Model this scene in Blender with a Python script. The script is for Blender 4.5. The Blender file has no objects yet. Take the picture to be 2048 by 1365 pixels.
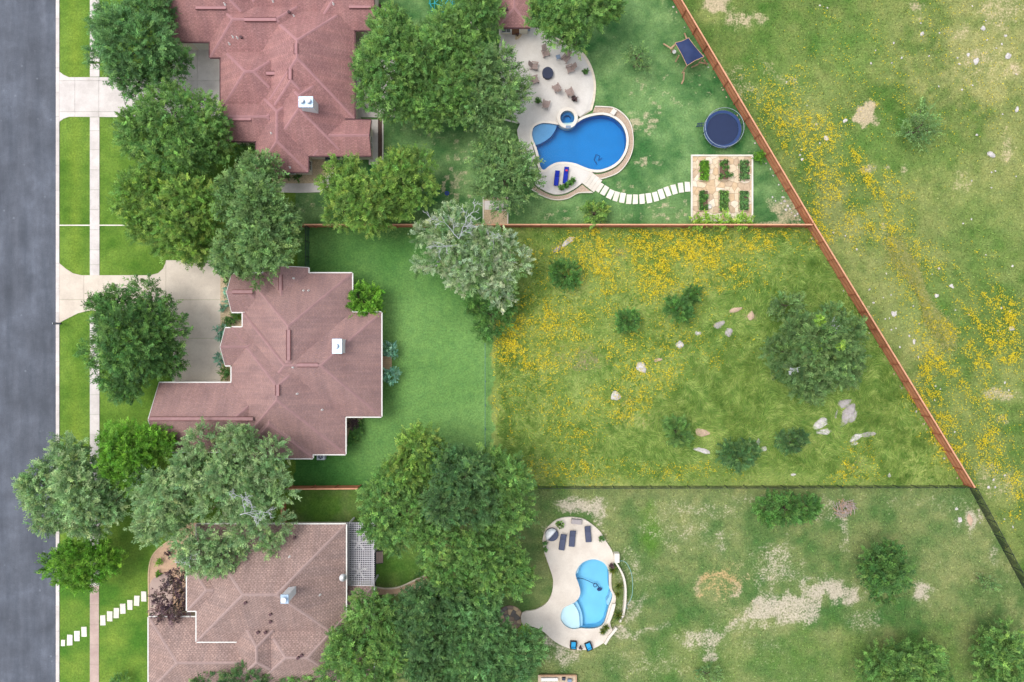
import bpy, bmesh, math, random
import numpy as np
from mathutils import Vector, Matrix
from mathutils.geometry import tessellate_polygon

# ------------------------------------------------------------------ camera, sky, sun, exposure
scene = bpy.context.scene
COL = scene.collection
H = 82.0                       # flying height of the drone (m)
S = H * 36.0 / 24.0 / 2048.0   # metres of ground per photo pixel

cam_d = bpy.data.cameras.new('camera'); cam = bpy.data.objects.new('camera', cam_d); COL.objects.link(cam)
cam.location = (0, 0, H); cam.rotation_euler = (0, 0, 0)
cam_d.lens = 24; cam_d.sensor_width = 36; cam_d.clip_start = 0.5; cam_d.clip_end = 3000
scene.camera = cam

SUN_EL, SUN_AZ = math.radians(66), math.radians(285)     # azimuth clockwise from +Y (north): a soft westerly sun
world = bpy.data.worlds.new('World'); scene.world = world; world.use_nodes = True
wn = world.node_tree; bg = wn.nodes['Background']
sky = wn.nodes.new('ShaderNodeTexSky'); sky.sky_type = 'NISHITA'; sky.sun_disc = False
sky.sun_elevation = SUN_EL; sky.sun_rotation = SUN_AZ; sky.air_density = 1.0; sky.dust_density = 3.0; sky.ozone_density = 1.0
hs = wn.nodes.new('ShaderNodeHueSaturation'); hs.inputs['Saturation'].default_value = 0.35
wn.links.new(sky.outputs[0], hs.inputs['Color']); wn.links.new(hs.outputs[0], bg.inputs['Color'])
bg.inputs['Strength'].default_value = 0.15
sun_d = bpy.data.lights.new('sun', 'SUN'); sun_d.energy = 0.6; sun_d.angle = math.radians(26); sun_d.color = (1.0, 0.96, 0.9)
sun = bpy.data.objects.new('sun', sun_d); COL.objects.link(sun)
sd = Vector((math.sin(SUN_AZ) * math.cos(SUN_EL), math.cos(SUN_AZ) * math.cos(SUN_EL), math.sin(SUN_EL)))
sun.rotation_euler = sd.to_track_quat('Z', 'Y').to_euler(); sun.location = (-60, 20, 90)
vs = scene.view_settings; vs.view_transform = 'Standard'; vs.look = 'None'; vs.gamma = 1.0; vs.exposure = 1.06
vs.use_curve_mapping = False
scene.cycles.max_bounces = 6; scene.cycles.transparent_max_bounces = 12

# ------------------------------------------------------------------ helpers
rnd = random.Random(7)
EXPO = 1.35
def lin(v):
    v /= 255.0
    return v / 12.92 if v <= 0.04045 else ((v + 0.055) / 1.055) ** 2.4
def c(r, g, b, m=1.0):          # display colour of an open flat surface -> its albedo
    return tuple(min(0.88, lin(x) / EXPO * m) for x in (r, g, b)) + (1.0,)

def U(px, py, z=0.0):           # survey grid (photo pixel) -> metres, for a point at height z
    k = (H - z) / H
    return ((px - 1024.0) * S * k, (682.5 - py) * S * k)
def V3(px, py, z=0.0):
    x, y = U(px, py, z); return (x, y, z)
def UL(pts, z=0.0): return [U(p[0], p[1], z) for p in pts]

def tag(o, label=None, cat=None, group=None, kind=None):
    if label: o['label'] = label
    if cat: o['category'] = cat
    if group: o['group'] = group
    if kind: o['kind'] = kind
    return o
def empty(name, loc, rz=0.0, label=None, cat=None, group=None):
    o = bpy.data.objects.new(name, None); COL.objects.link(o)
    o.empty_display_size = 0.3
    o.location = loc; o.rotation_euler = (0, 0, rz)
    return tag(o, label, cat, group)

class MB:
    """collects simple shapes into one mesh"""
    def __init__(s): s.v = []; s.f = []; s.m = []
    def add(s, vs_, fs, mi=0):
        n = len(s.v); s.v += [tuple(p) for p in vs_]; s.f += [tuple(i + n for i in f) for f in fs]; s.m += [mi] * len(fs)
        return s
    def box(s, cx, cy, cz, dx, dy, dz, rz=0.0, M=None, mi=0):
        h = [(-1,-1,-1),(1,-1,-1),(1,1,-1),(-1,1,-1),(-1,-1,1),(1,-1,1),(1,1,1),(-1,1,1)]
        if M is None: M = Matrix.Translation((cx, cy, cz)) @ Matrix.Rotation(rz, 4, 'Z')
        vs_ = [M @ Vector((a * dx / 2, b * dy / 2, d * dz / 2)) for a, b, d in h]
        return s.add(vs_, [(3,2,1,0),(4,5,6,7),(0,1,5,4),(1,2,6,5),(2,3,7,6),(3,0,4,7)], mi)
    def bar(s, a, b, w, h, mi=0):
        a = Vector(a); b = Vector(b); d = b - a
        q = d.to_track_quat('X', 'Z').to_matrix().to_4x4()
        return s.box(0, 0, 0, d.length, w, h, M=Matrix.Translation((a + b) / 2) @ q, mi=mi)
    def tube(s, pts, rad, n=6, mi=0):
        pts = [Vector(p) for p in pts]
        rad = rad if isinstance(rad, (list, tuple)) else [rad] * len(pts)
        rings = []
        for i, p in enumerate(pts):
            d = (pts[min(i + 1, len(pts) - 1)] - pts[max(i - 1, 0)])
            q = d.to_track_quat('Z', 'X') if d.length > 1e-6 else Vector((0,0,1)).to_track_quat('Z','X')
            rings.append([p + q @ Vector((math.cos(2*math.pi*k/n) * rad[i], math.sin(2*math.pi*k/n) * rad[i], 0)) for k in range(n)])
        vs_ = [v for r in rings for v in r]; fs = []
        for i in range(len(pts) - 1):
            for k in range(n):
                fs.append((i*n+k, i*n+(k+1)%n, (i+1)*n+(k+1)%n, (i+1)*n+k))
        fs.append(tuple(range(n))[::-1]); fs.append(tuple(range((len(pts)-1)*n, len(pts)*n)))
        return s.add(vs_, fs, mi)
    def lathe(s, cx, cy, prof, n=20, mi=0):
        vs_ = []; fs = []
        for r, z in prof:
            vs_ += [(cx + r*math.cos(2*math.pi*k/n), cy + r*math.sin(2*math.pi*k/n), z) for k in range(n)]
        for i in range(len(prof) - 1):
            for k in range(n):
                fs.append((i*n+k, i*n+(k+1)%n, (i+1)*n+(k+1)%n, (i+1)*n+k))
        fs.append(tuple(range(n))[::-1]); fs.append(tuple(range((len(prof)-1)*n, len(prof)*n)))
        return s.add(vs_, fs, mi)
    def prism(s, poly, z0, z1, mi=0, holes=()):
        loops = [list(poly)] + [list(h) for h in holes]
        allp = [p for l in loops for p in l]; n = len(allp)
        tris = tessellate_polygon([[Vector((p[0], p[1], 0)) for p in l] for l in loops])
        vs_ = [(p[0], p[1], z1) for p in allp] + [(p[0], p[1], z0) for p in allp]
        fs = []
        for t in tris:
            a, b, d = [allp[i] for i in t]
            ar = (b[0]-a[0])*(d[1]-a[1]) - (b[1]-a[1])*(d[0]-a[0])
            fs.append(tuple(t) if ar > 0 else tuple(t)[::-1])
        off = 0
        for li, l in enumerate(loops):
            m = len(l)
            ar = sum(l[i][0]*l[(i+1)%m][1] - l[(i+1)%m][0]*l[i][1] for i in range(m))
            ccw = (ar > 0) == (li == 0)
            for i in range(m):
                j = (i + 1) % m
                f = (off+i, n+off+i, n+off+j, off+j)
                fs.append(f if ccw else f[::-1])
            off += m
        return s.add(vs_, fs, mi)
    def build(s, name, mats, parent=None, smooth=False, bevel=0.0, recenter=None):
        me = bpy.data.meshes.new(name); me.from_pydata(s.v, [], s.f)
        mats = mats if isinstance(mats, (list, tuple)) else [mats]
        for m in mats: me.materials.append(m)
        if len(mats) > 1: me.polygons.foreach_set('material_index', s.m)
        if smooth: me.polygons.foreach_set('use_smooth', [True] * len(me.polygons))
        me.update()
        o = bpy.data.objects.new(name, me); COL.objects.link(o)
        if parent: o.parent = parent
        if bevel:
            b = o.modifiers.new('bevel', 'BEVEL'); b.width = bevel; b.segments = 2; b.limit_method = 'ANGLE'
        return o

def copy_tree(o, parent=None):
    r = o.copy(); COL.objects.link(r); r.parent = parent
    for ch in list(o.children): copy_tree(ch, r)
    return r

def catmull(pts, n=5, closed=True):
    out = []; m = len(pts)
    for i in range(m if closed else m - 1):
        if closed: p0, p1, p2, p3 = pts[(i-1)%m], pts[i], pts[(i+1)%m], pts[(i+2)%m]
        else: p0, p1, p2, p3 = pts[max(i-1,0)], pts[i], pts[i+1], pts[min(i+2,m-1)]
        for k in range(n):
            t = k / n
            out.append(tuple(0.5*((2*p1[a]) + (-p0[a]+p2[a])*t + (2*p0[a]-5*p1[a]+4*p2[a]-p3[a])*t*t + (-p0[a]+3*p1[a]-3*p2[a]+p3[a])*t**3) for a in range(len(p1))))
    if not closed: out.append(tuple(pts[-1]))
    return out
def area2(l): return sum(l[i][0]*l[(i+1)%len(l)][1] - l[(i+1)%len(l)][0]*l[i][1] for i in range(len(l)))
def offset(poly, d):            # outward offset of a smooth closed loop
    m = len(poly); sg = 1 if area2(poly) > 0 else -1; out = []
    for i in range(m):
        a, b = poly[i-1], poly[(i+1)%m]; tx, ty = b[0]-a[0], b[1]-a[1]; L = math.hypot(tx, ty) or 1
        out.append((poly[i][0] + sg*d*ty/L, poly[i][1] - sg*d*tx/L))
    return out
def clip(poly, nx, ny, dd):     # keep nx*x+ny*y <= dd
    out = []
    for i in range(len(poly)):
        a, b = poly[i], poly[(i+1) % len(poly)]
        da = nx*a[0]+ny*a[1]-dd; db = nx*b[0]+ny*b[1]-dd
        if da <= 0: out.append(a)
        if (da < 0 < db) or (db < 0 < da):
            t = da/(da-db); out.append((a[0]+(b[0]-a[0])*t, a[1]+(b[1]-a[1])*t))
    return out
def ring_pts(px, py, r, n=32, z=0.0):
    x, y = U(px, py, z); R = r * S
    return [(x + R*math.cos(2*math.pi*k/n), y + R*math.sin(2*math.pi*k/n)) for k in range(n)]

# numpy value noise
def vnoise(x, y, scale, seed):
    rs = np.random.RandomState(seed); N = 256; g = rs.rand(N, N)
    u = x / scale + 1000; v = y / scale + 1000
    i = np.floor(u).astype(int); j = np.floor(v).astype(int); fu = u - i; fv = v - j
    fu = fu*fu*(3-2*fu); fv = fv*fv*(3-2*fv)
    a = g[i % N, j % N]; b = g[(i+1) % N, j % N]; d = g[i % N, (j+1) % N]; e = g[(i+1) % N, (j+1) % N]
    return (a*(1-fu)+b*fu)*(1-fv) + (d*(1-fu)+e*fu)*fv
def fbm(x, y, scale, seed, oct=4):
    t = 0; amp = 1; s = 0
    for k in range(oct):
        t = t + amp*vnoise(x, y, scale/2**k, seed+k*17); s += amp; amp *= 0.55
    return t / s
def inpoly(px, py, poly):
    r = np.zeros(np.shape(px), bool); n = len(poly)
    for i in range(n):
        x0, y0 = poly[i]; x1, y1 = poly[(i+1) % n]
        if y0 == y1: continue
        cnd = ((y0 > py) != (y1 > py)) & (px < (x1-x0)*(py-y0)/(y1-y0)+x0)
        r ^= cnd
    return r
def blob(px, py, lst, seed=3, wob=0.45):   # soft ellipses (cx,cy,rx,ry,weight[,rot])
    t = np.zeros(np.shape(px))
    w = ((fbm(px, py, 46, seed, 4)-0.5)*1.0+(fbm(px, py, 15, seed+50, 3)-0.5)*0.7)*4*wob
    for e in lst:
        cx, cy, rx, ry, wt = e[:5]; a = math.radians(e[5]) if len(e) > 5 else 0
        dx, dy = px-cx, py-cy
        u = (dx*math.cos(a)+dy*math.sin(a))/rx; v = (-dx*math.sin(a)+dy*math.cos(a))/ry
        d = np.sqrt(u*u+v*v) + w
        t = np.maximum(t, wt*np.clip(1.45-d*0.9, 0, 1))
    return t

# ------------------------------------------------------------------ materials
def nd(nt, t, **kw):
    n = nt.nodes.new(t)
    for k, v in kw.items():
        if k in n.inputs: n.inputs[k].default_value = v
        else: setattr(n, k, v)
    return n
def base_mat(name):
    m = bpy.data.materials.new(name); m.use_nodes = True; nt = m.node_tree
    return m, nt, nt.nodes['Principled BSDF']
def mix_rgb(nt, fac, a, b, mode='MIX'):
    n = nt.nodes.new('ShaderNodeMix'); n.data_type = 'RGBA'; n.blend_type = mode
    for sock, val in ((n.inputs[0], fac), (n.inputs[6], a), (n.inputs[7], b)):
        if hasattr(val, 'links'): nt.links.new(val, sock)
        else: sock.default_value = val
    return n.outputs[2]
def ramp(nt, fac, stops):
    n = nt.nodes.new('ShaderNodeValToRGB'); cr = n.color_ramp
    while len(cr.elements) < len(stops): cr.elements.new(0.5)
    for e, (p, col) in zip(cr.elements, stops): e.position = p; e.color = col
    nt.links.new(fac, n.inputs[0]); return n.outputs[0]
def g(v): return (v, v, v, 1)
def noise(nt, vec, scale, detail=4, rough=0.6):
    n = nd(nt, 'ShaderNodeTexNoise', Scale=scale, Detail=detail, Roughness=rough)
    if vec is not None: nt.links.new(vec, n.inputs['Vector'])
    return n.outputs['Fac']
def wpos(nt):
    return nd(nt, 'ShaderNodeNewGeometry').outputs['Position']

MATS = {}
def plain(name, col, rough=0.7, var=0.18, scale=3.0, bump=0.0, metal=0.0, coords='pos', fine=0.0, spec=0.3):
    """weathered one-colour material: blotches + fine grain"""
    if name in MATS: return MATS[name]
    m, nt, p = base_mat(name)
    vec = wpos(nt) if coords == 'pos' else nd(nt, 'ShaderNodeTexCoord').outputs['Object']
    f = noise(nt, vec, scale, 5)
    r = ramp(nt, f, [(0.3, g(1 - var)), (0.7, g(1 + var))])
    col_s = mix_rgb(nt, 1.0, col, r, 'MULTIPLY')
    if fine:
        f2 = noise(nt, vec, 14.0, 3, 0.8); r2 = ramp(nt, f2, [(0.3, g(1-fine)), (0.7, g(1+fine))])
        col_s = mix_rgb(nt, 1.0, col_s, r2, 'MULTIPLY')
    nt.links.new(col_s, p.inputs['Base Color'])
    p.inputs['Roughness'].default_value = rough; p.inputs['Metallic'].default_value = metal
    p.inputs['Specular IOR Level'].default_value = spec
    if bump:
        b = nd(nt, 'ShaderNodeBump', Strength=bump, Distance=0.02); nt.links.new(noise(nt, vec, 20, 4), b.inputs['Height'])
        nt.links.new(b.outputs[0], p.inputs['Normal'])
    MATS[name] = m; return m

def shingle(name, col, col2, speck, course, line, hi=0.12, bw=0.45):
    """asphalt shingles laid in courses; uv = metres along the eave / up the slope"""
    m, nt, p = base_mat(name)
    uv = nd(nt, 'ShaderNodeUVMap').outputs[0]
    mp = nd(nt, 'ShaderNodeMapping'); nt.links.new(uv, mp.inputs[0]); mp.inputs['Scale'].default_value = (1.0, 1.0/course*0.5, 1.0)
    br = nd(nt, 'ShaderNodeTexBrick', Scale=1.0); nt.links.new(mp.outputs[0], br.inputs[0])
    br.inputs['Color1'].default_value = g(1 - hi); br.inputs['Color2'].default_value = g(1 + hi); br.inputs['Mortar'].default_value = g(1 - line)
    br.inputs['Brick Width'].default_value = bw; br.inputs['Row Height'].default_value = 0.5; br.inputs['Mortar Size'].default_value = 0.07; br.inputs['Mortar Smooth'].default_value = 0.6
    br.offset = 0.37
    pos = wpos(nt)
    big = ramp(nt, noise(nt, pos, 0.35, 4), [(0.35, col), (0.65, col2)])
    a = mix_rgb(nt, 1.0, big, br.outputs['Color'], 'MULTIPLY')
    st = nd(nt, 'ShaderNodeMapping'); nt.links.new(uv, st.inputs[0]); st.inputs['Scale'].default_value = (0.9, 0.16, 1.0)
    a = mix_rgb(nt, 1.0, a, ramp(nt, noise(nt, st.outputs[0], 1.0, 4, 0.65), [(0.34, (0.84, 0.86, 0.88, 1)), (0.66, (1.14, 1.12, 1.09, 1))]), 'MULTIPLY')
    fine = ramp(nt, noise(nt, pos, 7.0, 3, 0.8), [(0.32, g(0.86)), (0.68, g(1.14))])
    a = mix_rgb(nt, 1.0, a, fine, 'MULTIPLY')
    sp = ramp(nt, noise(nt, mp.outputs[0], 3.1, 2, 0.6), [(0.6, g(0)), (0.7, g(0.65))])
    a = mix_rgb(nt, sp, a, speck)
    nt.links.new(a, p.inputs['Base Color']); p.inputs['Roughness'].default_value = 0.95; p.inputs['Specular IOR Level'].default_value = 0.15
    b = nd(nt, 'ShaderNodeBump', Strength=0.5, Distance=0.03); nt.links.new(br.outputs['Fac'], b.inputs['Height']); b.invert = True
    nt.links.new(b.outputs[0], p.inputs['Normal'])
    MATS[name] = m; return m

def asphalt():
    m, nt, p = base_mat('asphalt'); pos = wpos(nt)
    mp = nd(nt, 'ShaderNodeMapping'); nt.links.new(pos, mp.inputs[0]); mp.inputs['Scale'].default_value = (1.0, 0.12, 1)
    lng = ramp(nt, noise(nt, mp.outputs[0], 0.9, 4), [(0.3, c(78, 84, 95)), (0.7, c(98, 103, 114))])
    bl = ramp(nt, noise(nt, pos, 0.22, 5, 0.65), [(0.34, g(0.74)), (0.52, g(1.0)), (0.72, g(1.42))])
    a = mix_rgb(nt, 1.0, lng, bl, 'MULTIPLY')
    fn = ramp(nt, noise(nt, pos, 9, 3, 0.8), [(0.3, g(0.84)), (0.7, g(1.16))]); a = mix_rgb(nt, 1.0, a, fn, 'MULTIPLY')
    sp = ramp(nt, noise(nt, pos, 2.4, 6, 0.75), [(0.66, g(0)), (0.76, g(0.35))]); a = mix_rgb(nt, sp, a, c(175, 178, 186))
    vo = nd(nt, 'ShaderNodeTexVoronoi', Scale=0.55); nt.links.new(pos, vo.inputs['Vector'])
    dk = ramp(nt, vo.outputs['Distance'], [(0.0, g(0.3)), (0.1, g(0.0))]); a = mix_rgb(nt, dk, a, c(175, 182, 192))
    nt.links.new(a, p.inputs['Base Color']); p.inputs['Roughness'].default_value = 0.9
    MATS['asphalt'] = m
asphalt()
def concrete(name, col, col2, stain=0.25):
    m, nt, p = base_mat(name); pos = wpos(nt)
    a = ramp(nt, noise(nt, pos, 0.5, 6, 0.62), [(0.32, col2), (0.6, col)])
    fn = ramp(nt, noise(nt, pos, 11, 3, 0.75), [(0.3, g(0.92)), (0.7, g(1.08))]); a = mix_rgb(nt, 1.0, a, fn, 'MULTIPLY')
    st = ramp(nt, noise(nt, pos, 1.7, 5, 0.7), [(0.55, g(0)), (0.8, g(stain))]); a = mix_rgb(nt, st, a, c(150, 140, 128))
    oi = nd(nt, 'ShaderNodeObjectInfo').outputs['Random']
    a = mix_rgb(nt, 1.0, a, ramp(nt, oi, [(0, g(0.93)), (1, g(1.05))]), 'MULTIPLY')
    nt.links.new(a, p.inputs['Base Color']); p.inputs['Roughness'].default_value = 0.85
    MATS[name] = m; return m
concrete('concrete', c(226, 218, 212), c(205, 196, 190)); concrete('concrete_tan', c(222, 209, 192), c(204, 190, 174), 0.3)
concrete('concrete_pink', c(196, 172, 160), c(176, 150, 142)); concrete('deck_white', c(228, 222, 214), c(214, 207, 198), 0.15)
concrete('deck_cream', c(226, 216, 202), c(212, 200, 186), 0.15); concrete('coping', c(234, 226, 214), c(220, 210, 196), 0.15)
concrete('limestone_slab', c(244, 238, 226), c(226, 216, 200), 0.1)

def ground_mat():
    """ground cover: colour by place (attributes), grain and ragged patch edges by noise"""
    m, nt, p = base_mat('ground_cover'); pos = wpos(nt)
    A = lambda n: nd(nt, 'ShaderNodeAttribute', attribute_name=n)
    base = A('cover').outputs['Color']; bc = A('soil').outputs['Color']; bare = A('bare').outputs['Fac']; rg = A('ragged').outputs['Fac']
    n1 = noise(nt, pos, 1.1, 6, 0.7); n2 = noise(nt, pos, 4.5, 4, 0.75); n3 = noise(nt, pos, 13, 3, 0.8)
    mx = nd(nt, 'ShaderNodeMath', operation='MULTIPLY_ADD'); nt.links.new(n2, mx.inputs[0]); mx.inputs[1].default_value = 0.55
    m1 = nd(nt, 'ShaderNodeMath', operation='MULTIPLY'); nt.links.new(n1, m1.inputs[0]); m1.inputs[1].default_value = 0.45
    nt.links.new(m1.outputs[0], mx.inputs[2])
    # patch factor = smoothstep(bare + ragged * (noise - .5))
    s0 = nd(nt, 'ShaderNodeMath', operation='SUBTRACT'); nt.links.new(mx.outputs[0], s0.inputs[0]); s0.inputs[1].default_value = 0.51
    s1 = nd(nt, 'ShaderNodeMath', operation='MULTIPLY_ADD'); nt.links.new(s0.outputs[0], s1.inputs[0]); rg3 = nd(nt, 'ShaderNodeMath', operation='MULTIPLY'); nt.links.new(rg, rg3.inputs[0]); rg3.inputs[1].default_value = 3.2; nt.links.new(rg3.outputs[0], s1.inputs[1]); nt.links.new(bare, s1.inputs[2])
    mr = nd(nt, 'ShaderNodeMapRange', interpolation_type='SMOOTHSTEP'); nt.links.new(s1.outputs[0], mr.inputs[0]); mr.inputs[1].default_value = 0.36; mr.inputs[2].default_value = 1.0; mr.inputs[4].default_value = 0.8
    v1 = ramp(nt, n1, [(0.3, (0.80, 0.84, 0.86, 1)), (0.7, (1.24, 1.14, 1.06, 1))]); v2 = ramp(nt, n2, [(0.3, g(0.70)), (0.7, g(1.32))]); v3 = ramp(nt, n3, [(0.28, g(0.74)), (0.72, g(1.26))])
    a = mix_rgb(nt, 1.0, base, v1, 'MULTIPLY')
    a = mix_rgb(nt, mr.outputs[0], a, bc)
    a = mix_rgb(nt, 1.0, a, v2, 'MULTIPLY'); a = mix_rgb(nt, 1.0, a, v3, 'MULTIPLY')
    nt.links.new(a, p.inputs['Base Color']); p.inputs['Roughness'].default_value = 1.0; p.inputs['Specular IOR Level'].default_value = 0.1
    b = nd(nt, 'ShaderNodeBump', Strength=0.6, Distance=0.06); nt.links.new(n3, b.inputs['Height']); nt.links.new(b.outputs[0], p.inputs['Normal'])
    MATS['ground'] = m
ground_mat()

def leaf_mat(name, attr='leafcol', trans=0.22, rough=0.55):
    m, nt, p = base_mat(name)
    a = nd(nt, 'ShaderNodeAttribute', attribute_name=attr).outputs['Color']
    nt.links.new(a, p.inputs['Base Color']); p.inputs['Roughness'].default_value = rough; p.inputs['Specular IOR Level'].default_value = 0.3
    t = nd(nt, 'ShaderNodeBsdfTranslucent'); nt.links.new(mix_rgb(nt, 1.0, a, (1.1, 1.15, 0.6, 1), 'MULTIPLY'), t.inputs[0])
    ms = nd(nt, 'ShaderNodeMixShader'); ms.inputs[0].default_value = trans
    nt.links.new(p.outputs[0], ms.inputs[1]); nt.links.new(t.outputs[0], ms.inputs[2])
    nt.links.new(ms.outputs[0], nt.nodes['Material Output'].inputs['Surface'])
    MATS[name] = m
leaf_mat('leaf', trans=0.3); leaf_mat('blade', trans=0.4, rough=0.7); leaf_mat('petal', trans=0.25, rough=0.6)

def water(name, tint, bump=0.04):
    m, nt, p = base_mat(name); nt.nodes.remove(p)
    t = nd(nt, 'ShaderNodeBsdfTransparent'); t.inputs[0].default_value = tint
    gl = nd(nt, 'ShaderNodeBsdfGlossy', Roughness=0.06)
    fr = nd(nt, 'ShaderNodeFresnel', IOR=1.33)
    b = nd(nt, 'ShaderNodeBump', Strength=bump, Distance=0.1); nt.links.new(noise(nt, wpos(nt), 1.6, 3), b.inputs['Height'])
    nt.links.new(b.outputs[0], gl.inputs['Normal']); nt.links.new(b.outputs[0], fr.inputs['Normal'])
    ms = nd(nt, 'ShaderNodeMixShader'); nt.links.new(fr.outputs[0], ms.inputs[0]); nt.links.new(t.outputs[0], ms.inputs[1]); nt.links.new(gl.outputs[0], ms.inputs[2])
    nt.links.new(ms.outputs[0], nt.nodes['Material Output'].inputs['Surface'])
    MATS[name] = m
water('pool_water', (0.72, 0.94, 1.0, 1))
water('pool_water_light', (0.93, 0.99, 1.0, 1))

shingle('shingle_mauve', c(164, 120, 118), c(176, 132, 129), c(192, 152, 148), 0.16, 0.2)
shingle('shingle_rose', c(158, 127, 124), c(168, 136, 132), c(188, 146, 124), 0.16, 0.12, 0.08)
shingle('shingle_brown', c(164, 138, 130), c(176, 150, 142), c(184, 160, 150), 0.19, 0.36, 0.15, 0.4)
plain('cap_mauve', c(178, 134, 135), 0.95, 0.1, 2); plain('cap_rose', c(166, 131, 130), 0.95, 0.1, 2); plain('cap_brown', c(172, 148, 142), 0.95, 0.12, 3)
plain('wall_cream', c(226, 216, 196), 0.85, 0.08, 1.2, 0.2); plain('gutter_white', c(232, 230, 224), 0.5, 0.05, 2)
plain('trim_dark', c(96, 62, 66), 0.7, 0.1, 2); plain('vent_shade', c(110, 66, 66), 0.7, 0.1, 2); plain('window_frame', c(235, 233, 228), 0.5, 0.05)
plain('glass', c(70, 82, 92), 0.08, 0.1, 0.8, spec=0.8); plain('door_wood', c(120, 82, 56), 0.6, 0.2, 2); plain('garage_white', c(222, 216, 204), 0.6, 0.05)
plain('metal_white', c(238, 238, 240), 0.4, 0.06, 2); plain('metal_pale', c(178, 202, 226), 0.3, 0.08, 2, metal=0.3); plain('pipe_white', c(232, 230, 226), 0.5, 0.05)
plain('pipe_dark', c(92, 66, 70), 0.7, 0.1)
plain('bark', c(104, 90, 78), 0.95, 0.3, 6, 0.6); plain('bark_pale', c(196, 198, 200), 0.95, 0.2, 6, 0.5)
plain('cedar', c(202, 140, 102), 0.85, 0.22, 1.3, 0.3, fine=0.12); plain('cedar_dark', c(172, 106, 76), 0.85, 0.2, 2); plain('cedar_light', c(222, 164, 130), 0.85, 0.15, 2)
plain('black_metal', c(40, 46, 52), 0.5, 0.1); plain('green_mesh', c(60, 92, 88), 0.6, 0.1); plain('teal_mesh', c(84, 122, 124), 0.6, 0.1)
plain('plaster_blue', c(0, 136, 206), 0.6, 0.10, 0.35); plain('plaster_shelf', c(130, 168, 208), 0.6, 0.06, 0.8); plain('plaster_spa', c(24, 104, 160), 0.6, 0.12, 1)
plain('plaster_light', c(132, 214, 250), 0.6, 0.08, 0.35); plain('plaster_ledge', c(222, 246, 255), 0.6, 0.05, 0.8); plain('plaster_step', c(172, 220, 246), 0.6, 0.05, 0.8)
plain('flag_a', c(226, 206, 176), 0.9, 0.14, 3); plain('flag_b', c(214, 186, 150), 0.9, 0.14, 3); plain('flag_c', c(234, 220, 198), 0.9, 0.12, 3); plain('flag_d', c(202, 178, 150), 0.9, 0.15, 3)
plain('flag_brown', c(160, 138, 122), 0.9, 0.15, 3); plain('flag_grey', c(128, 120, 116), 0.9, 0.15, 3)
plain('joint', c(150, 130, 108), 1.0, 0.2, 4); plain('gravel_tan', c(190, 168, 148), 1.0, 0.3, 9, 0.8, fine=0.3); plain('gravel_cream', c(204, 182, 150), 1.0, 0.28, 9, 0.8, fine=0.25)
plain('sand_bed', c(206, 172, 144), 1.0, 0.12, 3, 0.3, fine=0.15); plain('mulch', c(98, 78, 70), 1.0, 0.3, 8, 0.5, fine=0.25); plain('soil', c(112, 88, 74), 1.0, 0.3, 6, 0.5, fine=0.2)
plain('rock_white', c(206, 200, 196), 0.95, 0.3, 2.5, 0.6, fine=0.1); plain('rock_grey', c(176, 168, 166), 0.95, 0.25, 2.5, 0.7, fine=0.15); plain('rock_tan', c(200, 172, 148), 0.95, 0.2, 2.5, 0.6, fine=0.1)
plain('chair_brown', c(164, 144, 136), 0.7, 0.15, 4); plain('cushion_blue', c(20, 46, 170), 0.8, 0.08, 3); plain('navy', c(40, 56, 98), 0.7, 0.1, 2)
plain('lounger_grey', c(82, 88, 112), 0.8, 0.1, 3); plain('lounger_frame', c(58, 60, 76), 0.7, 0.1, 3); plain('sofa_grey', c(176, 168, 168), 0.8, 0.1, 3)
plain('cushion_sky', c(52, 168, 222), 0.8, 0.08, 3); plain('wicker_dark', c(46, 48, 54), 0.8, 0.15, 6); plain('canvas_white', c(236, 238, 242), 0.8, 0.05, 2)
plain('fire_cover', c(46, 54, 78), 0.6, 0.15, 3); plain('pot_dark', c(70, 62, 58), 0.7, 0.1, 3); plain('pot_clay', c(150, 96, 74), 0.8, 0.1, 3)
plain('wood_pale', c(206, 186, 160), 0.8, 0.15, 3); plain('wood_beam', c(196, 158, 128), 0.8, 0.15, 3); plain('pergola_white', c(214, 211, 216), 0.6, 0.06, 2)
plain('tramp_mat', c(30, 46, 82), 0.6, 0.05, 1.5); plain('tramp_pad', c(44, 70, 120), 0.6, 0.08, 2); plain('steel', c(176, 186, 194), 0.35, 0.08, 2, metal=0.5)
plain('turquoise', c(60, 190, 206), 0.5, 0.05); plain('ac_grey', c(196, 206, 216), 0.5, 0.05, 2); plain('fan_dark', c(34, 44, 78), 0.5, 0.1); plain('white_paint', c(240, 238, 232), 0.5, 0.05, 2)
plain('hose_teal', c(150, 196, 190), 0.5, 0.05); plain('robot_navy', c(26, 54, 110), 0.4, 0.1); plain('bin_grey', c(62, 70, 84), 0.5, 0.1); plain('dry_wood', c(178, 164, 158), 0.9, 0.25, 5); plain('red', c(210, 60, 70), 0.7, 0.05)
plain('deck_wood', c(196, 168, 130), 0.8, 0.15, 3); plain('asphalt_dark', c(60, 64, 70), 0.9, 0.1); plain('blue_lid', c(24, 60, 130), 0.5, 0.1); plain('slate_blue', c(132, 150, 172), 0.6, 0.1, 3)

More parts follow.
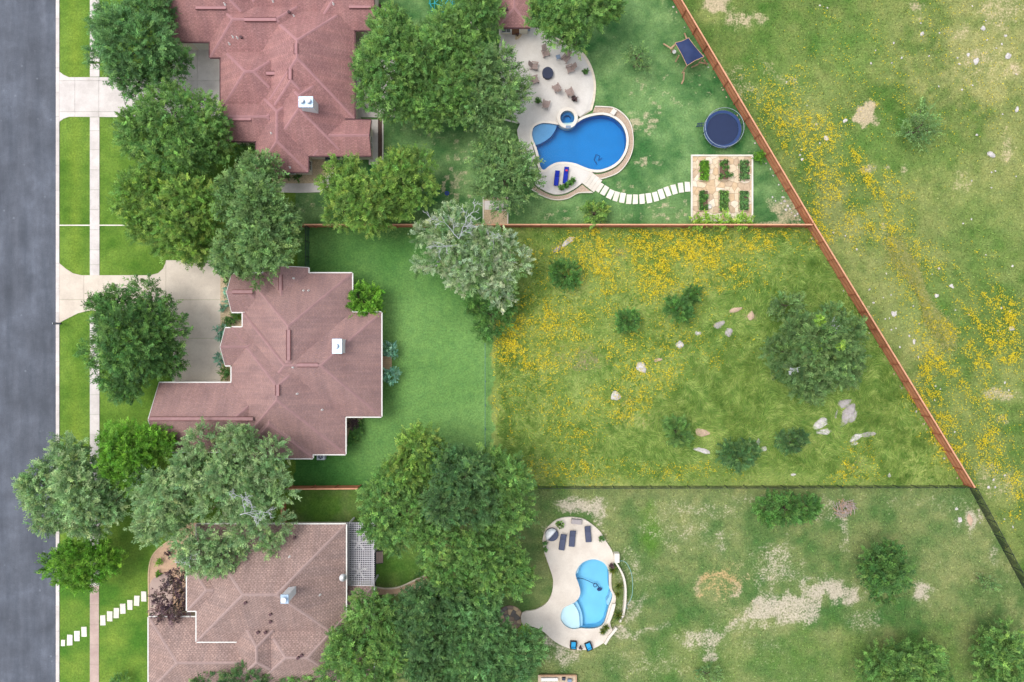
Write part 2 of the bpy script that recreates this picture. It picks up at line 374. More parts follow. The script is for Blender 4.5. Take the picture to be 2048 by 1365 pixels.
# ------------------------------------------------------------------ outlines (survey grid)
POOL1 = catmull([(1064,268),(1069,255),(1085,248.5),(1103,249.5),(1118,252),(1134,253),(1150,250),(1166,240),(1185,234),(1205,232),(1224,237),(1240,249),(1249,265),(1252,284),(1248,304),(1237,322),(1221,334),(1200,341),(1181,340),(1166,335),(1150,328.5),(1130,325.5),(1112,327),(1098,334),(1087,341.5),(1080,333),(1077,312),(1072,295),(1066,281)], 3)
POOL2 = catmull([(1182,1118),(1197.6,1120),(1210,1128),(1216.5,1141.5),(1217,1157),(1218,1175),(1224,1188),(1222,1200),(1217,1212),(1213,1227),(1207,1245),(1194.6,1254),(1176,1256),(1161,1255),(1146,1257),(1131,1251),(1122,1239),(1121.6,1226.7),(1127.7,1214.5),(1143,1207),(1155,1198),(1160.5,1184),(1156.6,1166),(1151,1150.7),(1153.5,1138.5),(1164,1125)], 3)
MOWN = [(590,455),(985,455),(985,660),(985,900),(1030,940),(1075,974),(585,978)]
POOLYARD = [(590,-70),(1312,-70),(1352,0),(1622,453),(590,453)]
MEADOW = [(985,455),(1622,455),(1938,972),(1075,974),(1030,940),(985,900)]
FIELD = [(1312,-70),(2120,-70),(2120,1300),(2048,1170),(1938,972),(1622,453),(1352,0)]
LOWER = [(585,978),(1938,973),(2048,1170),(2120,1300),(2120,1440),(585,1440)]

FLOWER = [(1340,500,190,42,1.25),(1280,545,95,40,1.3),(1420,535,110,45,1.2),(1500,490,70,30,.7),(1540,470,60,14,.6),(1190,520,60,50,.35),(1090,690,95,40,1.1),(1110,650,70,35,1),(1230,690,150,40,.5),
          (1290,745,60,30,.6),(1235,805,50,35,1.15),(1150,850,60,40,.5),(1060,770,90,60,.25),(1130,940,120,22,.4),(1350,942,120,13,.45),(1200,640,200,60,.25),(1330,660,60,40,.45),(1715,930,40,30,.6),(1380,690,60,30,.4),(1090,720,60,30,.7),(1160,490,60,14,.35),
          (1560,190,50,50,.5),(1590,270,65,55,.85),(1640,265,30,40,.8),(1620,330,50,40,.75),(1700,350,65,45,.9),(1750,390,45,45,.85),(1637,420,18,30,1.2),(1650,460,25,30,.7),(1800,440,30,60,.6),(1875,725,35,60,1.2),(1900,790,60,50,1.2),(1950,650,70,40,1.1),(2010,640,60,50,1.2),(1975,705,70,45,1.1),(1930,850,70,60,1.1),(2030,1000,22,60,.9),(1990,900,50,60,.5),(1740,440,45,50,.5),(1830,560,50,80,.35),(1900,560,60,80,.25),(1700,180,120,120,.08),(1900,150,150,150,.06)]

# ------------------------------------------------------------------ ground
def ground_fields(px, py):
    x = (px-1024)*S; y = (682.5-py)*S
    shp = px.shape
    cover = np.zeros(shp+(3,)); soil = np.zeros(shp+(3,)); bare = np.zeros(shp); rag = np.full(shp, 0.9)
    def mixc(a, b, t): return np.array(a[:3])[None]*(1-t[..., None]) + np.array(b[:3])[None]*t[..., None]
    n1 = fbm(x, y, 9, 1); n2 = fbm(x, y, 3.0, 5); n3 = fbm(x, y, 1.3, 9, 3)
    # front lawns
    f = mixc(c(80,120,42), c(120,152,64), np.clip((n2-.3)*2.2, 0, 1)*.6+np.clip(n3*2-.5, 0, 1)*.4)
    vy = (np.clip(1-np.abs(px-149)/22, 0, 1)*.35*np.clip(n1*2-.3, 0, 1))[..., None]; f = f*(1-vy)+np.array(c(150,168,62)[:3])*vy
    cover[:] = f; soil[:] = np.array(c(178,168,110)[:3]); bare[:] = np.clip((n3-.66)*1.2, 0, .3)
    lower_front = np.clip((py-1060)/150, 0, 1)[..., None]
    cover[:] = cover*(1-lower_front) + mixc(c(76,122,44), c(122,150,62), np.clip((n2-.3)*2.2, 0, 1))*lower_front
    # the pale mown lawn
    mk = inpoly(px + (fbm(x, y, 1.5, 31)-.5)*30, py, MOWN)
    m_ = mixc(c(64,114,54), c(118,160,90), np.clip(fbm(x, y, 12, 41)*1.9-.45, 0, 1)) * (0.9+0.2*n2[..., None])
    cover[mk] = m_[mk]; soil[mk] = np.array(c(150,160,100)[:3]); bare[mk] = 0
    bl = blob(px, py, [(790,468,50,8,.5),(620,520,25,20,.3)]); bare = np.where(mk, bl*.9, bare)
    # pool yard: dark green sod with pale squares
    mk = inpoly(px, py, POOLYARD)
    m_ = mixc(c(56,104,56), c(124,158,100), np.clip(n2*2.6-.85, 0, 1)*.6+np.clip(n3*2.6-.9, 0, 1)*.4) * (0.9+0.25*n1[..., None])
    cover[mk] = m_[mk]; soil[mk] = np.array(c(196,182,150)[:3])
    cell = np.floor(px/9)*0.37 + np.floor(py/7)*1.13
    sq = np.modf(np.abs(np.sin(np.floor(px/9)*12.9898+np.floor(py/7)*78.233)*43758.5453))[0]
    dens = blob(px, py, [(1275,245,42,26,1),(1290,322,34,10,.8),(895,375,45,36,.75),(925,320,30,40,.6),(860,255,70,34,.5),(1320,200,70,45,.55),(1260,375,70,16,.5),(930,62,30,14,.85),(1330,420,60,25,.7),(1125,425,40,24,.6),(1400,170,60,70,.35),(1180,435,60,12,.5),(640,420,70,25,.4),(1160,60,80,60,.2),(1240,110,60,60,.3),(960,260,40,60,.45),(1420,300,120,10,.4)])
    bb = np.clip(dens*.9 + (sq-.62)*.9*np.clip(dens*2.2+.25, 0, 1) - .12, 0, .95)
    edge = blob(px, py, [(1575,418,24,38,.8,-28),(1560,448,60,5,.8),(1340,20,8,40,.5,-30)])
    bare = np.where(mk, np.maximum(bb, edge), bare); rag[mk] = .8
    # meadow
    mk = inpoly(px + (fbm(x, y, 1.5, 31)-.5)*30*(px < 1100), py, MEADOW)
    m_ = mixc(c(104,134,62), c(158,172,98), np.clip(n2*2.0-.5, 0, 1))
    fl = blob(px, py, FLOWER, 11)[..., None]
    m_ = m_*(1-.25*fl) + np.array(c(150,146,50)[:3])*.25*fl
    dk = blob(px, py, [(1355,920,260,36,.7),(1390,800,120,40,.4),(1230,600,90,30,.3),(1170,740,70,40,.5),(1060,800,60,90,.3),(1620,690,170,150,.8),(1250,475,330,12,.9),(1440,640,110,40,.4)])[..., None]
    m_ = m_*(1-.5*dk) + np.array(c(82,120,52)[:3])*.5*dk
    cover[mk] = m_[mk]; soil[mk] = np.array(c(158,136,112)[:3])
    bb = blob(px, py, [(1238,505,22,12,.75),(1168,715,34,24,.7),(1262,800,20,16,.6),(1500,632,20,10,.7),(1110,500,34,10,.7,-35),(1290,840,60,20,.5),(1720,935,30,20,.6),(1660,870,40,20,.5),(1625,480,10,14,.6)])
    bare = np.where(mk, bb, bare); rag[mk] = 1.0
    # field beyond the fence
    mk = inpoly(px, py, FIELD)
    m_ = mixc(c(76,114,48), c(144,154,92), np.clip(n2*2.4-.7, 0, 1)*.4+np.clip(n3*2.4-.7, 0, 1)*.3+np.clip(n1*2.4-.8, 0, 1)*.3)
    dry = blob(px, py, [(1980,100,110,110,1),(2020,320,50,200,.5),(1680,430,30,90,.7,-28),(1800,620,40,120,.6,-28),(1890,480,50,60,.4)])[..., None]
    m_ = m_*(1-.45*dry) + np.array(c(186,178,124)[:3])*.45*dry
    gr = blob(px, py, [(1690,100,60,60,.8),(1560,120,60,80,.5),(1850,600,60,60,.6),(1985,480,70,80,.6),(1780,290,90,50,.8)])[..., None]
    m_ = m_*(1-.5*gr) + np.array(c(92,136,62)[:3])*.5*gr
    cover[mk] = m_[mk]; soil[mk] = np.array(c(206,184,156)[:3])
    bb = blob(px, py, [(1430,4,26,26,.95),(1480,42,46,20,.75),(1520,40,20,16,.7),(1729,230,22,22,1.3),(2000,20,60,40,.55),(1985,130,60,50,.42),(1838,10,16,18,.9),(1770,470,12,30,.6,-25),(1737,338,14,10,.7),(1775,335,10,10,.7),(1808,338,10,12,.7),(2015,300,18,34,.6),(2000,792,32,14,.7),(1560,155,60,20,.5,30),(1480,170,50,30,.5,50),(1920,70,30,30,.6),(1950,110,50,16,.6),(1920,360,20,30,.5),(2030,140,20,20,.7),(1990,960,40,40,.5),(1440,150,18,60,.5,-30),(1600,440,20,60,.3),(1740,625,14,30,.5,-28),(2010,840,22,10,.6)], 13)
    bare = np.where(mk, np.maximum(bb, .06+.2*np.clip(n1*3-1.2, 0, 1)), bare)
    # lower yard
    mk = inpoly(px, py, LOWER)
    m_ = mixc(c(70,112,56), c(142,150,98), np.clip(n2*2.8-.9, 0, 1)*.5+np.clip(n3*2.4-.7, 0, 1)*.25+np.clip(n1*2.0-.5, 0, 1)*.25)
    gl = blob(px, py, [(1302,1062,20,40,1),(1750,1330,250,60,.5),(1450,1320,120,50,.4),(650,1010,80,40,1),(800,1130,80,50,.8)])[..., None]
    m_ = m_*(1-.75*gl) + np.array(c(84,128,44)[:3])*.75*gl
    cover[mk] = m_[mk]; s_ = np.tile(np.array(c(204,190,172)[:3]), shp+(1,))
    tan = blob(px, py, [(1440,1165,62,44,1)])[..., None]; s_ = s_*(1-tan)+np.array(c(204,168,122)[:3])*tan
    soil[mk] = s_[mk]
    ringd = np.sqrt(((px-1438)/52)**2+((py-1178)/36)**2); ring = np.clip(1-np.abs(ringd-.8-.9*(n2-.5))*1.7, 0, 1)*np.where(py < 1195, .85, .45)
    bb = blob(px, py, [(1150,1014,46,16,1),(1198,1030,14,12,.7),(1640,1188,66,24,1.0),(1560,1212,95,22,.95,-16),(1610,1200,100,28,.9,-14),(1438,1170,46,26,.55),(1590,1222,60,22,.85),(1500,1250,70,20,.5),(1400,1278,42,22,.75),(1300,1258,75,7,.6,-12),(1842,1188,19,18,1.15),(1550,1130,50,42,.62),(1130,1310,24,36,.7,35),(1100,1275,14,16,.7),(1320,1060,60,36,.42),(1262,1135,40,60,.48),(1270,1215,26,34,.62),(1250,1265,30,12,.7),(1400,1020,100,24,.46),(1300,1330,80,30,.4),(1500,1290,80,20,.42),(1688,1040,12,50,.7),(1650,1030,40,30,.5),(1093,1075,8,40,.9),(1380,1060,50,40,.5),(1430,1080,70,40,.5),(1940,1040,12,22,.9),(1918,1042,9,14,.7),(1960,1030,9,14,.7),(1985,1110,10,30,.6),(1105,1185,12,30,.4),(1200,1050,12,40,.6,-30),(1520,1000,60,12,.5),(1880,1010,120,25,.35),(1730,1240,40,16,.5),(1422,1315,20,9,.8),(780,1185,60,8,.6),(1090,1060,10,30,.5)], 23)
    bare = np.where(mk, np.maximum(np.maximum(bb, ring), .06+.2*np.clip(n1*3-1, 0, 1)*(py > 985)*(px > 1070)), bare); rag[mk] = 1.0
    z = np.where(inpoly(px, py, MEADOW) | inpoly(px, py, FIELD) | inpoly(px, py, LOWER), (fbm(x, y, 2.2, 55, 3)-.5)*0.12, (fbm(x, y, 1.5, 56, 2)-.5)*0.03) - 0.02
    return x, y, z, cover, soil, bare, rag

STEP = 4.0
gx = np.arange(113, 2120.1, STEP); gy = np.arange(-72, 1440.1, STEP)
PX, PY = np.meshgrid(gx, gy)
GX, GY, GZ, GC, GSOIL, GB, GR = ground_fields(PX, PY)
nx, ny = len(gx), len(gy)
ci, cj = np.meshgrid(np.arange(nx-1), np.arange(ny-1)); ccx = gx[ci]+STEP/2; ccy = gy[cj]+STEP/2
reg = np.zeros(ccx.shape, int)
for k, poly in ((1, MOWN), (2, POOLYARD), (3, MEADOW), (4, FIELD), (5, LOWER)): reg[inpoly(ccx, ccy, poly)] = k
def grow(poly, d): return offset(poly, d)
for pl in (POOL1, POOL2):
    gp = grow(pl, 3.0); reg[inpoly(ccx, ccy, gp)] = -1
reg[(ccx-1134)**2+(ccy-239)**2 < 19**2] = -1
def ground_object(name, k):
    sel = np.argwhere(reg == k); j, i = sel[:, 0], sel[:, 1]
    q = np.stack([(j+1)*nx+i, (j+1)*nx+i+1, j*nx+i+1, j*nx+i], 1)
    used, inv = np.unique(q.ravel(), return_inverse=True)
    vv = np.stack([GX.ravel()[used], GY.ravel()[used], GZ.ravel()[used]], 1)
    me = np_mesh(name, vv, inv.reshape(-1, 4), MATS['ground'])
    for an, arr in (('cover', GC), ('soil', GSOIL)):
        a = me.attributes.new(an, 'FLOAT_COLOR', 'POINT'); cc = np.ones((len(used), 4), np.float32); cc[:, :3] = arr.reshape(-1, 3)[used]; a.data.foreach_set('color', cc.ravel())
    for an, arr in (('bare', GB), ('ragged', GR)):
        a = me.attributes.new(an, 'FLOAT', 'POINT'); a.data.foreach_set('value', arr.ravel()[used].astype(np.float32))
    me.polygons.foreach_set('use_smooth', np.ones(len(me.polygons), bool))
    o = bpy.data.objects.new(name, me); COL.objects.link(o); o['kind'] = 'structure'; return o
def np_mesh(name, verts, faces, mat):
    me = bpy.data.meshes.new(name); n = len(verts); m, w = faces.shape
    me.vertices.add(n); me.vertices.foreach_set('co', np.asarray(verts, np.float32).ravel())
    me.loops.add(m*w); me.loops.foreach_set('vertex_index', faces.astype(np.int32).ravel())
    me.polygons.add(m); me.polygons.foreach_set('loop_start', np.arange(0, m*w, w, dtype=np.int32))
    me.update(calc_edges=True); me.materials.append(mat); return me
for k, nme in enumerate(['front_lawn', 'back_lawn', 'pool_yard_lawn', 'meadow', 'field', 'lower_yard_lawn']): ground_object(nme, k)
# the land beyond, out to the horizon
x0, x1, y0, y1 = GX.min(), GX.max(), GY.min(), GY.max(); R = 900.0
b = MB(); xl = U(-140, 0)[0]
for (a0, b0, a1, b1) in ((x1, -R, R, R), (x0, y1, x1, R), (x0, -R, x1, y0), (-R, -R, xl, R)):
    b.add([(a0, b0, -.03), (a1, b0, -.03), (a1, b1, -.03), (a0, b1, -.03)], [(0, 1, 2, 3)])
go = b.build('ground', MATS['ground']); go['kind'] = 'structure'
for an, col in (('cover', c(112,142,72)), ('soil', c(190,175,150))):
    a = go.data.attributes.new(an, 'FLOAT_COLOR', 'POINT'); a.data.foreach_set('color', list(col)*len(go.data.vertices))

# ------------------------------------------------------------------ street, kerb, pavement, drives
rx0, rx1 = U(-140, 0)[0], U(112.5, 0)[0]
o = MB().add([(rx0, -R, -.13), (rx1, -R, -.13), (rx1, R, -.13), (rx0, R, -.13)], [(0, 1, 2, 3)]).build('road', MATS['asphalt']); o['kind'] = 'structure'
kerb = empty('kerb', (0, 0, 0)); kerb['kind'] = 'structure'
yy = -60
kx0, kx1 = U(112, 0)[0], U(119, 0)[0]
while yy < 1430:
    ya, yb = U(0, yy)[1], U(0, yy+49)[1]
    MB().box((kx0+kx1)/2, (ya+yb)/2, -.05, kx1-kx0, ya-yb-.014, .2).build('kerb_stone', MATS['concrete'], kerb, bevel=.02); yy += 49
def slabs(name, poly, xs, ys, mat, z1=.03, z0=-.12, label=None, gap=.028, holes=None):
    """paving polygon cut into slabs along joint lines (survey grid)"""
    root = empty(name, (0, 0, 0)); root['kind'] = 'structure'
    xs = [-1e5]+list(xs)+[1e5]; ys = [-1e5]+list(ys)+[1e5]
    for i in range(len(xs)-1):
        for j in range(len(ys)-1):
            q = clip(clip(poly, 1, 0, xs[i+1]-gap/S/2), -1, 0, -xs[i]-gap/S/2)
            if len(q) < 3: continue
            q = clip(clip(q, 0, 1, ys[j+1]-gap/S/2), 0, -1, -ys[j]-gap/S/2)
            if len(q) < 3 or abs(area2(q)) < 8: continue
            MB().prism(UL(q), z0, z1).build('slab', mat, root)
    return root
slabs('sidewalk', [(180,-60),(199,-60),(199,154),(180,154)], [], range(-60,154,40), MATS['concrete'])
slabs('sidewalk', [(180,235),(199,235),(199,551),(180,551)], [], [262,300,340,380,420,460,500,530], MATS['concrete'])
slabs('sidewalk', [(180,632),(199,640),(199,1172),(180,1172)], [], range(670,1172,40), MATS['concrete'])
slabs('sidewalk', [(180,1172),(198,1172),(198,1432),(180,1432)], [], range(1210,1432,40), MATS['concrete_pink'])
slabs('driveway', [(119,144),(127,150),(138,155),(345,155),(345,86),(446,86),(446,236),(138,234),(127,238),(119,244)], [150,198,265,345,395], [162,224], MATS['concrete'])
slabs('driveway', [(119,527),(132,538),(146,547),(163,551),(300,551),(316,547),(326,538),(331,527),(332,521),(441,521),(441,766),(345,766),(345,690),(322,640),(300,622),(176,622),(156,627),(138,636),(119,646)], [168,332], [600,677], MATS['concrete_tan'])
o = tag(MB().prism(UL([(119,450),(180,450),(180,452.2),(119,452.2)]), -.1, .05).build('lawn_edging', MATS['limestone_slab']), 'short white stone edging strip across the kerbside verge', 'edging')
o = tag(MB().prism(UL([(199,450),(306,450),(306,452.2),(199,452.2)]), -.1, .05).build('lawn_edging', MATS['limestone_slab']), 'long white stone edging strip running from the pavement under the trees', 'edging')

def stone(name, px, py, w, h, rot, label, cat, group, mat, z1=.05):
    x, y = U(px, py); r = rnd
    w *= S; h *= S; q = []
    for (a, b2) in ((-1,-1),(1,-1),(1,1),(-1,1)):
        q.append((a*w/2+r.uniform(-.03,.03), b2*h/2+r.uniform(-.03,.03)))
    o = MB().prism(q, -.1, 0).build(name, mat, bevel=.02); o.location = (x, y, z1); o.rotation_euler = (0, 0, math.radians(rot)); return tag(o, label, cat, group)
verge = [(126.6,1286,8,13),(140,1280.5,11,21),(154.5,1272.5,11,21),(168.5,1263.7,10,20)]
for i, (a, b2, w, h) in enumerate(verge):
    stone('stepping_stone', a, b2, w, h, rnd.uniform(-3, 3), ['small cream stepping stone nearest the kerb on the verge', 'cream stepping stone second from the kerb on the verge', 'cream stepping stone third from the kerb on the verge', 'cream stepping stone on the verge beside the pinkish pavement'][i], 'stepping stone', 'stepping stones crossing the front lawn', MATS['limestone_slab'])
front = [(206,1241),(219.6,1233),(233,1226.5),(246,1218),(260,1210),(274,1202),(287.5,1193.4)]
for i, (a, b2) in enumerate(front):
    stone('stepping_stone', a, b2, 10.5, 20, rnd.uniform(-3, 3), 'cream stepping stone in front lawn, %s from the pavement' % ['first', 'second', 'third', 'fourth', 'fifth', 'sixth', 'seventh'][i], 'stepping stone', 'stepping stones crossing the front lawn', MATS['limestone_slab'])
arc = [(1198.7,375,33),(1209,381.7,30),(1220.7,389,26),(1232.7,393,18),(1245,396,10),(1258,399,4),(1271,399,1),(1284,398.5,-5),(1297.7,396.7,-10),(1310.7,394,-14),(1323,388.7,-19),(1335,383.5,-20),(1348,379.5,-16),(1361.5,376,-9),(1375,374,-2)]
ordn = ['first','second','third','fourth','fifth','sixth','seventh','eighth','ninth','tenth','eleventh','twelfth','thirteenth','fourteenth','fifteenth']
for i, (a, b2, r) in enumerate(arc):
    stone('stepping_stone', a, b2, 10.2, 19.5, -r, 'white rectangular slab in curved garden path, %s from pool steps' % ordn[i], 'stepping stone', 'white slabs curving from the pool to the vegetable garden', MATS['limestone_slab'])

# ------------------------------------------------------------------ upper pool and patio
def band(mb, inner, outer, z0, z1):
    mb.prism(outer, z0, z1, holes=[inner]); return mb
def pool(name, outl, label, basin, watm, zt, cop_w, depth=1.3):
    root = empty(name, (*U(sum(p[0] for p in outl)/len(outl), sum(p[1] for p in outl)/len(outl)), 0), label=label, cat='pool')
    inv = Matrix.Translation(-root.location)
    L = UL(outl); L2 = [(p[0]-root.location.x, p[1]-root.location.y) for p in L]
    if area2(L2) < 0: L2 = L2[::-1]
    n = len(L2); zb = zt-.12-depth
    m = MB(); m.add([(p[0], p[1], zt-.02) for p in L2]+[(p[0], p[1], zb) for p in L2], [(i, (i+1) % n, n+(i+1) % n, n+i) for i in range(n)][0:])
    tr = tessellate_polygon([[Vector((p[0], p[1], 0)) for p in L2]])
    m.add([(p[0], p[1], zb) for p in L2], [tuple(t) for t in tr]); m.build('basin', basin, root)
    w = MB(); w.add([(p[0], p[1], zt-.1) for p in L2], [tuple(t) for t in tr]); wo = w.build('water', watm, root)
    cp = band(MB(), offset(L2, .0), offset(L2, cop_w), -.1, zt).build('coping', MATS['coping'], root, bevel=.02)
    return root, L2
def loc_pts(root, pts): return [(U(*p)[0]-root.location.x, U(*p)[1]-root.location.y) for p in pts]

SPA_C = (1134, 239)
spa_out = ring_pts(1134, 239, 21, 36); spa_in = ring_pts(1134, 239, 14.5, 36)
p1, L1 = pool('swimming_pool', POOL1, 'deep blue freeform swimming pool below round patio', MATS['plaster_blue'], MATS['pool_water'], .34, .30)
shelf = loc_pts(p1, catmull([(1062,268),(1068,253),(1085,247),(1104,248),(1113,251),(1110,261),(1104,271),(1094,280),(1082,287),(1071,290),(1066,281)], 3))
MB().prism(shelf, -1.2, .05).build('tanning_shelf', MATS['plaster_shelf'], p1)
MB().prism(loc_pts(p1, catmull([(1200,325),(1222,320),(1240,308),(1250,300),(1246,318),(1228,334),(1205,342),(1188,342)],3)), -1.2, -.25).build('bench_ledge', MATS['plaster_blue'], p1)
MB().box(*loc_pts(p1, [(1226,227)])[0], .25, .55, .7, .6, math.radians(-35)).build('spill_block', MATS['coping'], p1, bevel=.03)
MB().tube([(*loc_pts(p1, [(1196,326)])[0], -.9), (*loc_pts(p1, [(1190,316)])[0], -.9), (*loc_pts(p1, [(1194,305)])[0], -.9), (*loc_pts(p1, [(1201,308)])[0], -.9), (*loc_pts(p1, [(1198,318)])[0], -.9), (*loc_pts(p1, [(1206,312)])[0], -.9)], .035).build('cleaner_hose', MATS['robot_navy'], p1)
# planting band round the deep end
right_in = [(1185,226.5),(1205,225.5),(1226,230),(1244,244),(1255,262),(1258.5,284),(1254,306),(1243,326),(1226,340),(1203,348.5),(1190,349)]
right_out = [(1189,215.5),(1207,216),(1228,219),(1248,233),(1261,253),(1265.5,284),(1261,310),(1249,332),(1233,347),(1210,356),(1198,358)]
ri, ro = catmull(right_in, 4, False), catmull(right_out, 4, False)
bed = empty('planting_bed', (*U(1258, 284), 0), label='curved gravel planting strip wrapping the deep end of the blue pool', cat='planting bed')
rl = lambda P: [(U(*p)[0]-bed.location.x, U(*p)[1]-bed.location.y) for p in P]
MB().prism(rl(ri+ro[::-1]), -.05, .1).build('gravel', MATS['gravel_tan'], bed)
ro2 = [(p[0]+(p[0]-q[0])*.17, p[1]+(p[1]-q[1])*.17) for p, q in zip(ro, ri)]
MB().prism(rl(ro+ro2[::-1]), -.05, .3).build('edging', MATS['coping'], bed)

patio_out = catmull([(998,58),(1070,58),(1120,80),(1155,98),(1172,116),(1184,140),(1190.5,168),(1189,196),(1183,222),(1166,233),(1148,246),(1120,247),(1085,243),(1066,252),(1060,268),(1066,290),(1072,320),(1078,345),(1060,330),(1040,275),(1035,262),(1041,248),(1020,230),(1000,150),(998,110)], 3)
patio_out = [(998,58),(1075,58)]+catmull([(1075,58),(1120,80),(1155,98),(1172,116),(1184,140),(1190.5,168),(1189,196),(1183,220)], 4, False)+[(1166,233),(1148,246)]+[(1120,248),(1085,243),(1066,250),(1059,266),(1064,290),(1071,312),(1075,345),(1050,345),(1036,275),(1034,262),(1040,249),(1015,230),(1000,150),(998,110)]
patio = empty('pool_patio', (0, 0, 0)); patio['kind'] = 'structure'
def prism_px(name, poly, z0, z1, mat, parent=None, holes=()):
    return MB().prism(UL(poly), z0, z1, holes=[UL(h) for h in holes]).build(name, mat, parent)
prism_px('step', [(998,58),(1075,58)]+catmull([(1075,58),(1120,80),(1155,97),(1173,115),(1185.5,140),(1191.5,168),(1190,196),(1184,221)], 4, False)+[(1160,236),(1100,200)], -.1, .12, MATS['flag_c'], patio)
prism_px('step', [(998,58),(1075,58)]+catmull([(1075,58),(1120,83),(1152,101),(1168,118.5),(1180.5,142),(1186.5,168),(1185,196),(1179,222)], 4, False)+[(1160,236),(1100,200)], -.1, .22, MATS['deck_white'], patio)
patio_up = [(998,58),(1075,58)]+catmull([(1075,58),(1118,86),(1149,104),(1164,121),(1176,143),(1182,168),(1180.5,196),(1173,225)], 4, False)+[(1160,235),(1153,232),(1148,225),(1141,221),(1134,219.5),(1127,221),(1120,225),(1115,232),(1114,240),(1115,246),(1085,243.5),(1067,250),(1059,266),(1062,285),(1068,305),(1072,322),(1073,345),(1052,345),(1036,275),(1034,262),(1040,249),(1015,230),(1000,150),(998,110)]
prism_px('deck', patio_up, -.1, .31, MATS['deck_white'], patio)
low_deck = catmull([(1078,345),(1092,343),(1100,337),(1113,332),(1130,330),(1148,333),(1160,338),(1170,342),(1178,346),(1174,356),(1163,368),(1150,378),(1130,388),(1108,390),(1086,381),(1070,368)], 4)
prism_px('deck', low_deck, -.1, .31, MATS['deck_white'], patio)
lp_in = [(1068,372),(1086,384),(1108,392.5),(1131,390.5),(1151,380),(1164,370)]; lp_out = [(1064,379),(1083,391),(1108,399.5),(1134,397.5),(1156,386.5),(1182,384)]
bed2 = empty('planting_bed', (*U(1120, 394), 0), label='curved gravel planting strip below the blue loungers', cat='planting bed')
rl2 = lambda P: [(U(*p)[0]-bed2.location.x, U(*p)[1]-bed2.location.y) for p in P]
ci_, co_ = catmull(lp_in, 4, False), catmull(lp_out, 4, False)
MB().prism(rl2(ci_+co_[::-1]), -.05, .1).build('gravel', MATS['gravel_tan'], bed2)
co2 = [(p[0]+(p[0]-q[0])*.22, p[1]+(p[1]-q[1])*.22) for p, q in zip(co_, ci_)]
MB().prism(rl2(co_+co2[::-1]), -.05, .25).build('edging', MATS['coping'], bed2)
st = empty('garden_steps', (*U(1183, 362), 0), label='white stone steps leading from pool deck to the slab path', cat='steps')
for k in range(4):
    cx, cy = 1174+k*6.2, 357+k*4.6
    xx, yy_ = U(cx, cy); MB().box(xx-st.location.x, yy_-st.location.y, .14-.03*k, .52, 1.75, .3-.06*k, math.radians(-35)).build('tread', MATS['coping'], st, bevel=.02)
spa = empty('spa', (*U(1134, 239), 0), label='small round blue spa tub with cream rim at pool edge', cat='spa')
sr = lambda R_: [(R_*S*math.cos(2*math.pi*k/36), R_*S*math.sin(2*math.pi*k/36)) for k in range(36)]
MB().prism(sr(21), -.4, .62, holes=[sr(14.2)]).build('rim', MATS['coping'], spa, bevel=.03)
MB().prism(sr(14.3), -.6, .05, holes=[sr(8)]).build('bench', MATS['plaster_spa'], spa)
MB().prism(sr(8.2), -.6, -.5).build('floor', MATS['plaster_blue'], spa)
MB().add([(a, b_, .46) for a, b_ in sr(14.4)], [tuple(range(36))]).build('water', MATS['pool_water'], spa)
MB().box(.1, -1.1, .6, .6, .3, .1).build('spillway', MATS['slate_blue'], spa)

# ------------------------------------------------------------------ lower pool and deck
p2, L2_ = pool('swimming_pool', POOL2, 'pale turquoise kidney shaped pool on teardrop deck', MATS['plaster_light'], MATS['pool_water_light'], .26, .22)
def lp2(pts): return loc_pts(p2, pts)
MB().prism(lp2(catmull([(1120,1238),(1120,1226),(1127,1213),(1143,1206),(1150,1212),(1157,1226),(1159,1242),(1158,1257),(1146,1259),(1130,1253)], 3)), -1.2, .0).build('tanning_shelf', MATS['plaster_ledge'], p2)
MB().prism(lp2(catmull([(1143,1205),(1150,1201),(1158,1212),(1164,1228),(1166,1244),(1164,1258),(1157,1258),(1159,1242),(1157,1226),(1150,1212)], 3)), -1.2, -.35).build('pool_step', MATS['plaster_step'], p2)
MB().prism(lp2(catmull([(1213,1205),(1219,1193),(1221,1185),(1230,1190),(1226,1202),(1218,1212)], 3)), -1.2, -.1).build('bench_ledge', MATS['plaster_step'], p2)
MB().prism(lp2(catmull([(1150,1148),(1152,1134),(1163,1123),(1168,1124),(1160,1134),(1156,1146)], 3)), -1.2, -.1).build('bench_ledge', MATS['plaster_step'], p2)
deck2_o = catmull([(1137,1033.6),(1164,1036.7),(1182,1047),(1201,1064),(1213,1084),(1224,1102),(1228,1120),(1224,1135),(1222,1158),(1224,1178),(1231,1192),(1229,1208),(1222,1225),(1220,1245),(1224,1262),(1219,1275),(1206.7,1284.5),(1188.5,1295),(1170,1298.7),(1143,1296.6),(1121.6,1289),(1103,1277),(1088,1263),(1067,1252.5),(1045.6,1249.5),(1044,1225),(1070,1219),(1091,1207),(1102,1190),(1106,1169),(1105,1154),(1097,1129),(1088,1102),(1085,1081),(1090,1062.5),(1100,1049),(1115.5,1038)], 3)
hole = offset(POOL2, -0.5)
prism_px('pool_deck', deck2_o, -.1, .24, MATS['deck_cream'], None, [offset(POOL2, 1.2)])['kind'] = 'structure'
wl = catmull([(1228,1122),(1236,1135),(1243,1150),(1247,1172),(1246.5,1200),(1243,1224),(1236,1240)], 4, False)
wr = [(p[0]+4.0, p[1]) for p in wl]
tag(prism_px('garden_wall', wl+wr[::-1], -.1, .75, MATS['coping']), 'low curved white wall behind the lower pool', 'wall')
tag(MB().prism([(-.3,-.55),(.3,-.55),(.3,.55),(-.3,.55)], -.1, .8).build('wall_pier', MATS['coping'], bevel=.03), 'square white pier at the top end of curved wall', 'pier').location = (*U(1232, 1113), 0)
w2 = catmull([(1223,1205),(1219,1222),(1213,1238),(1209,1247)], 4, False)
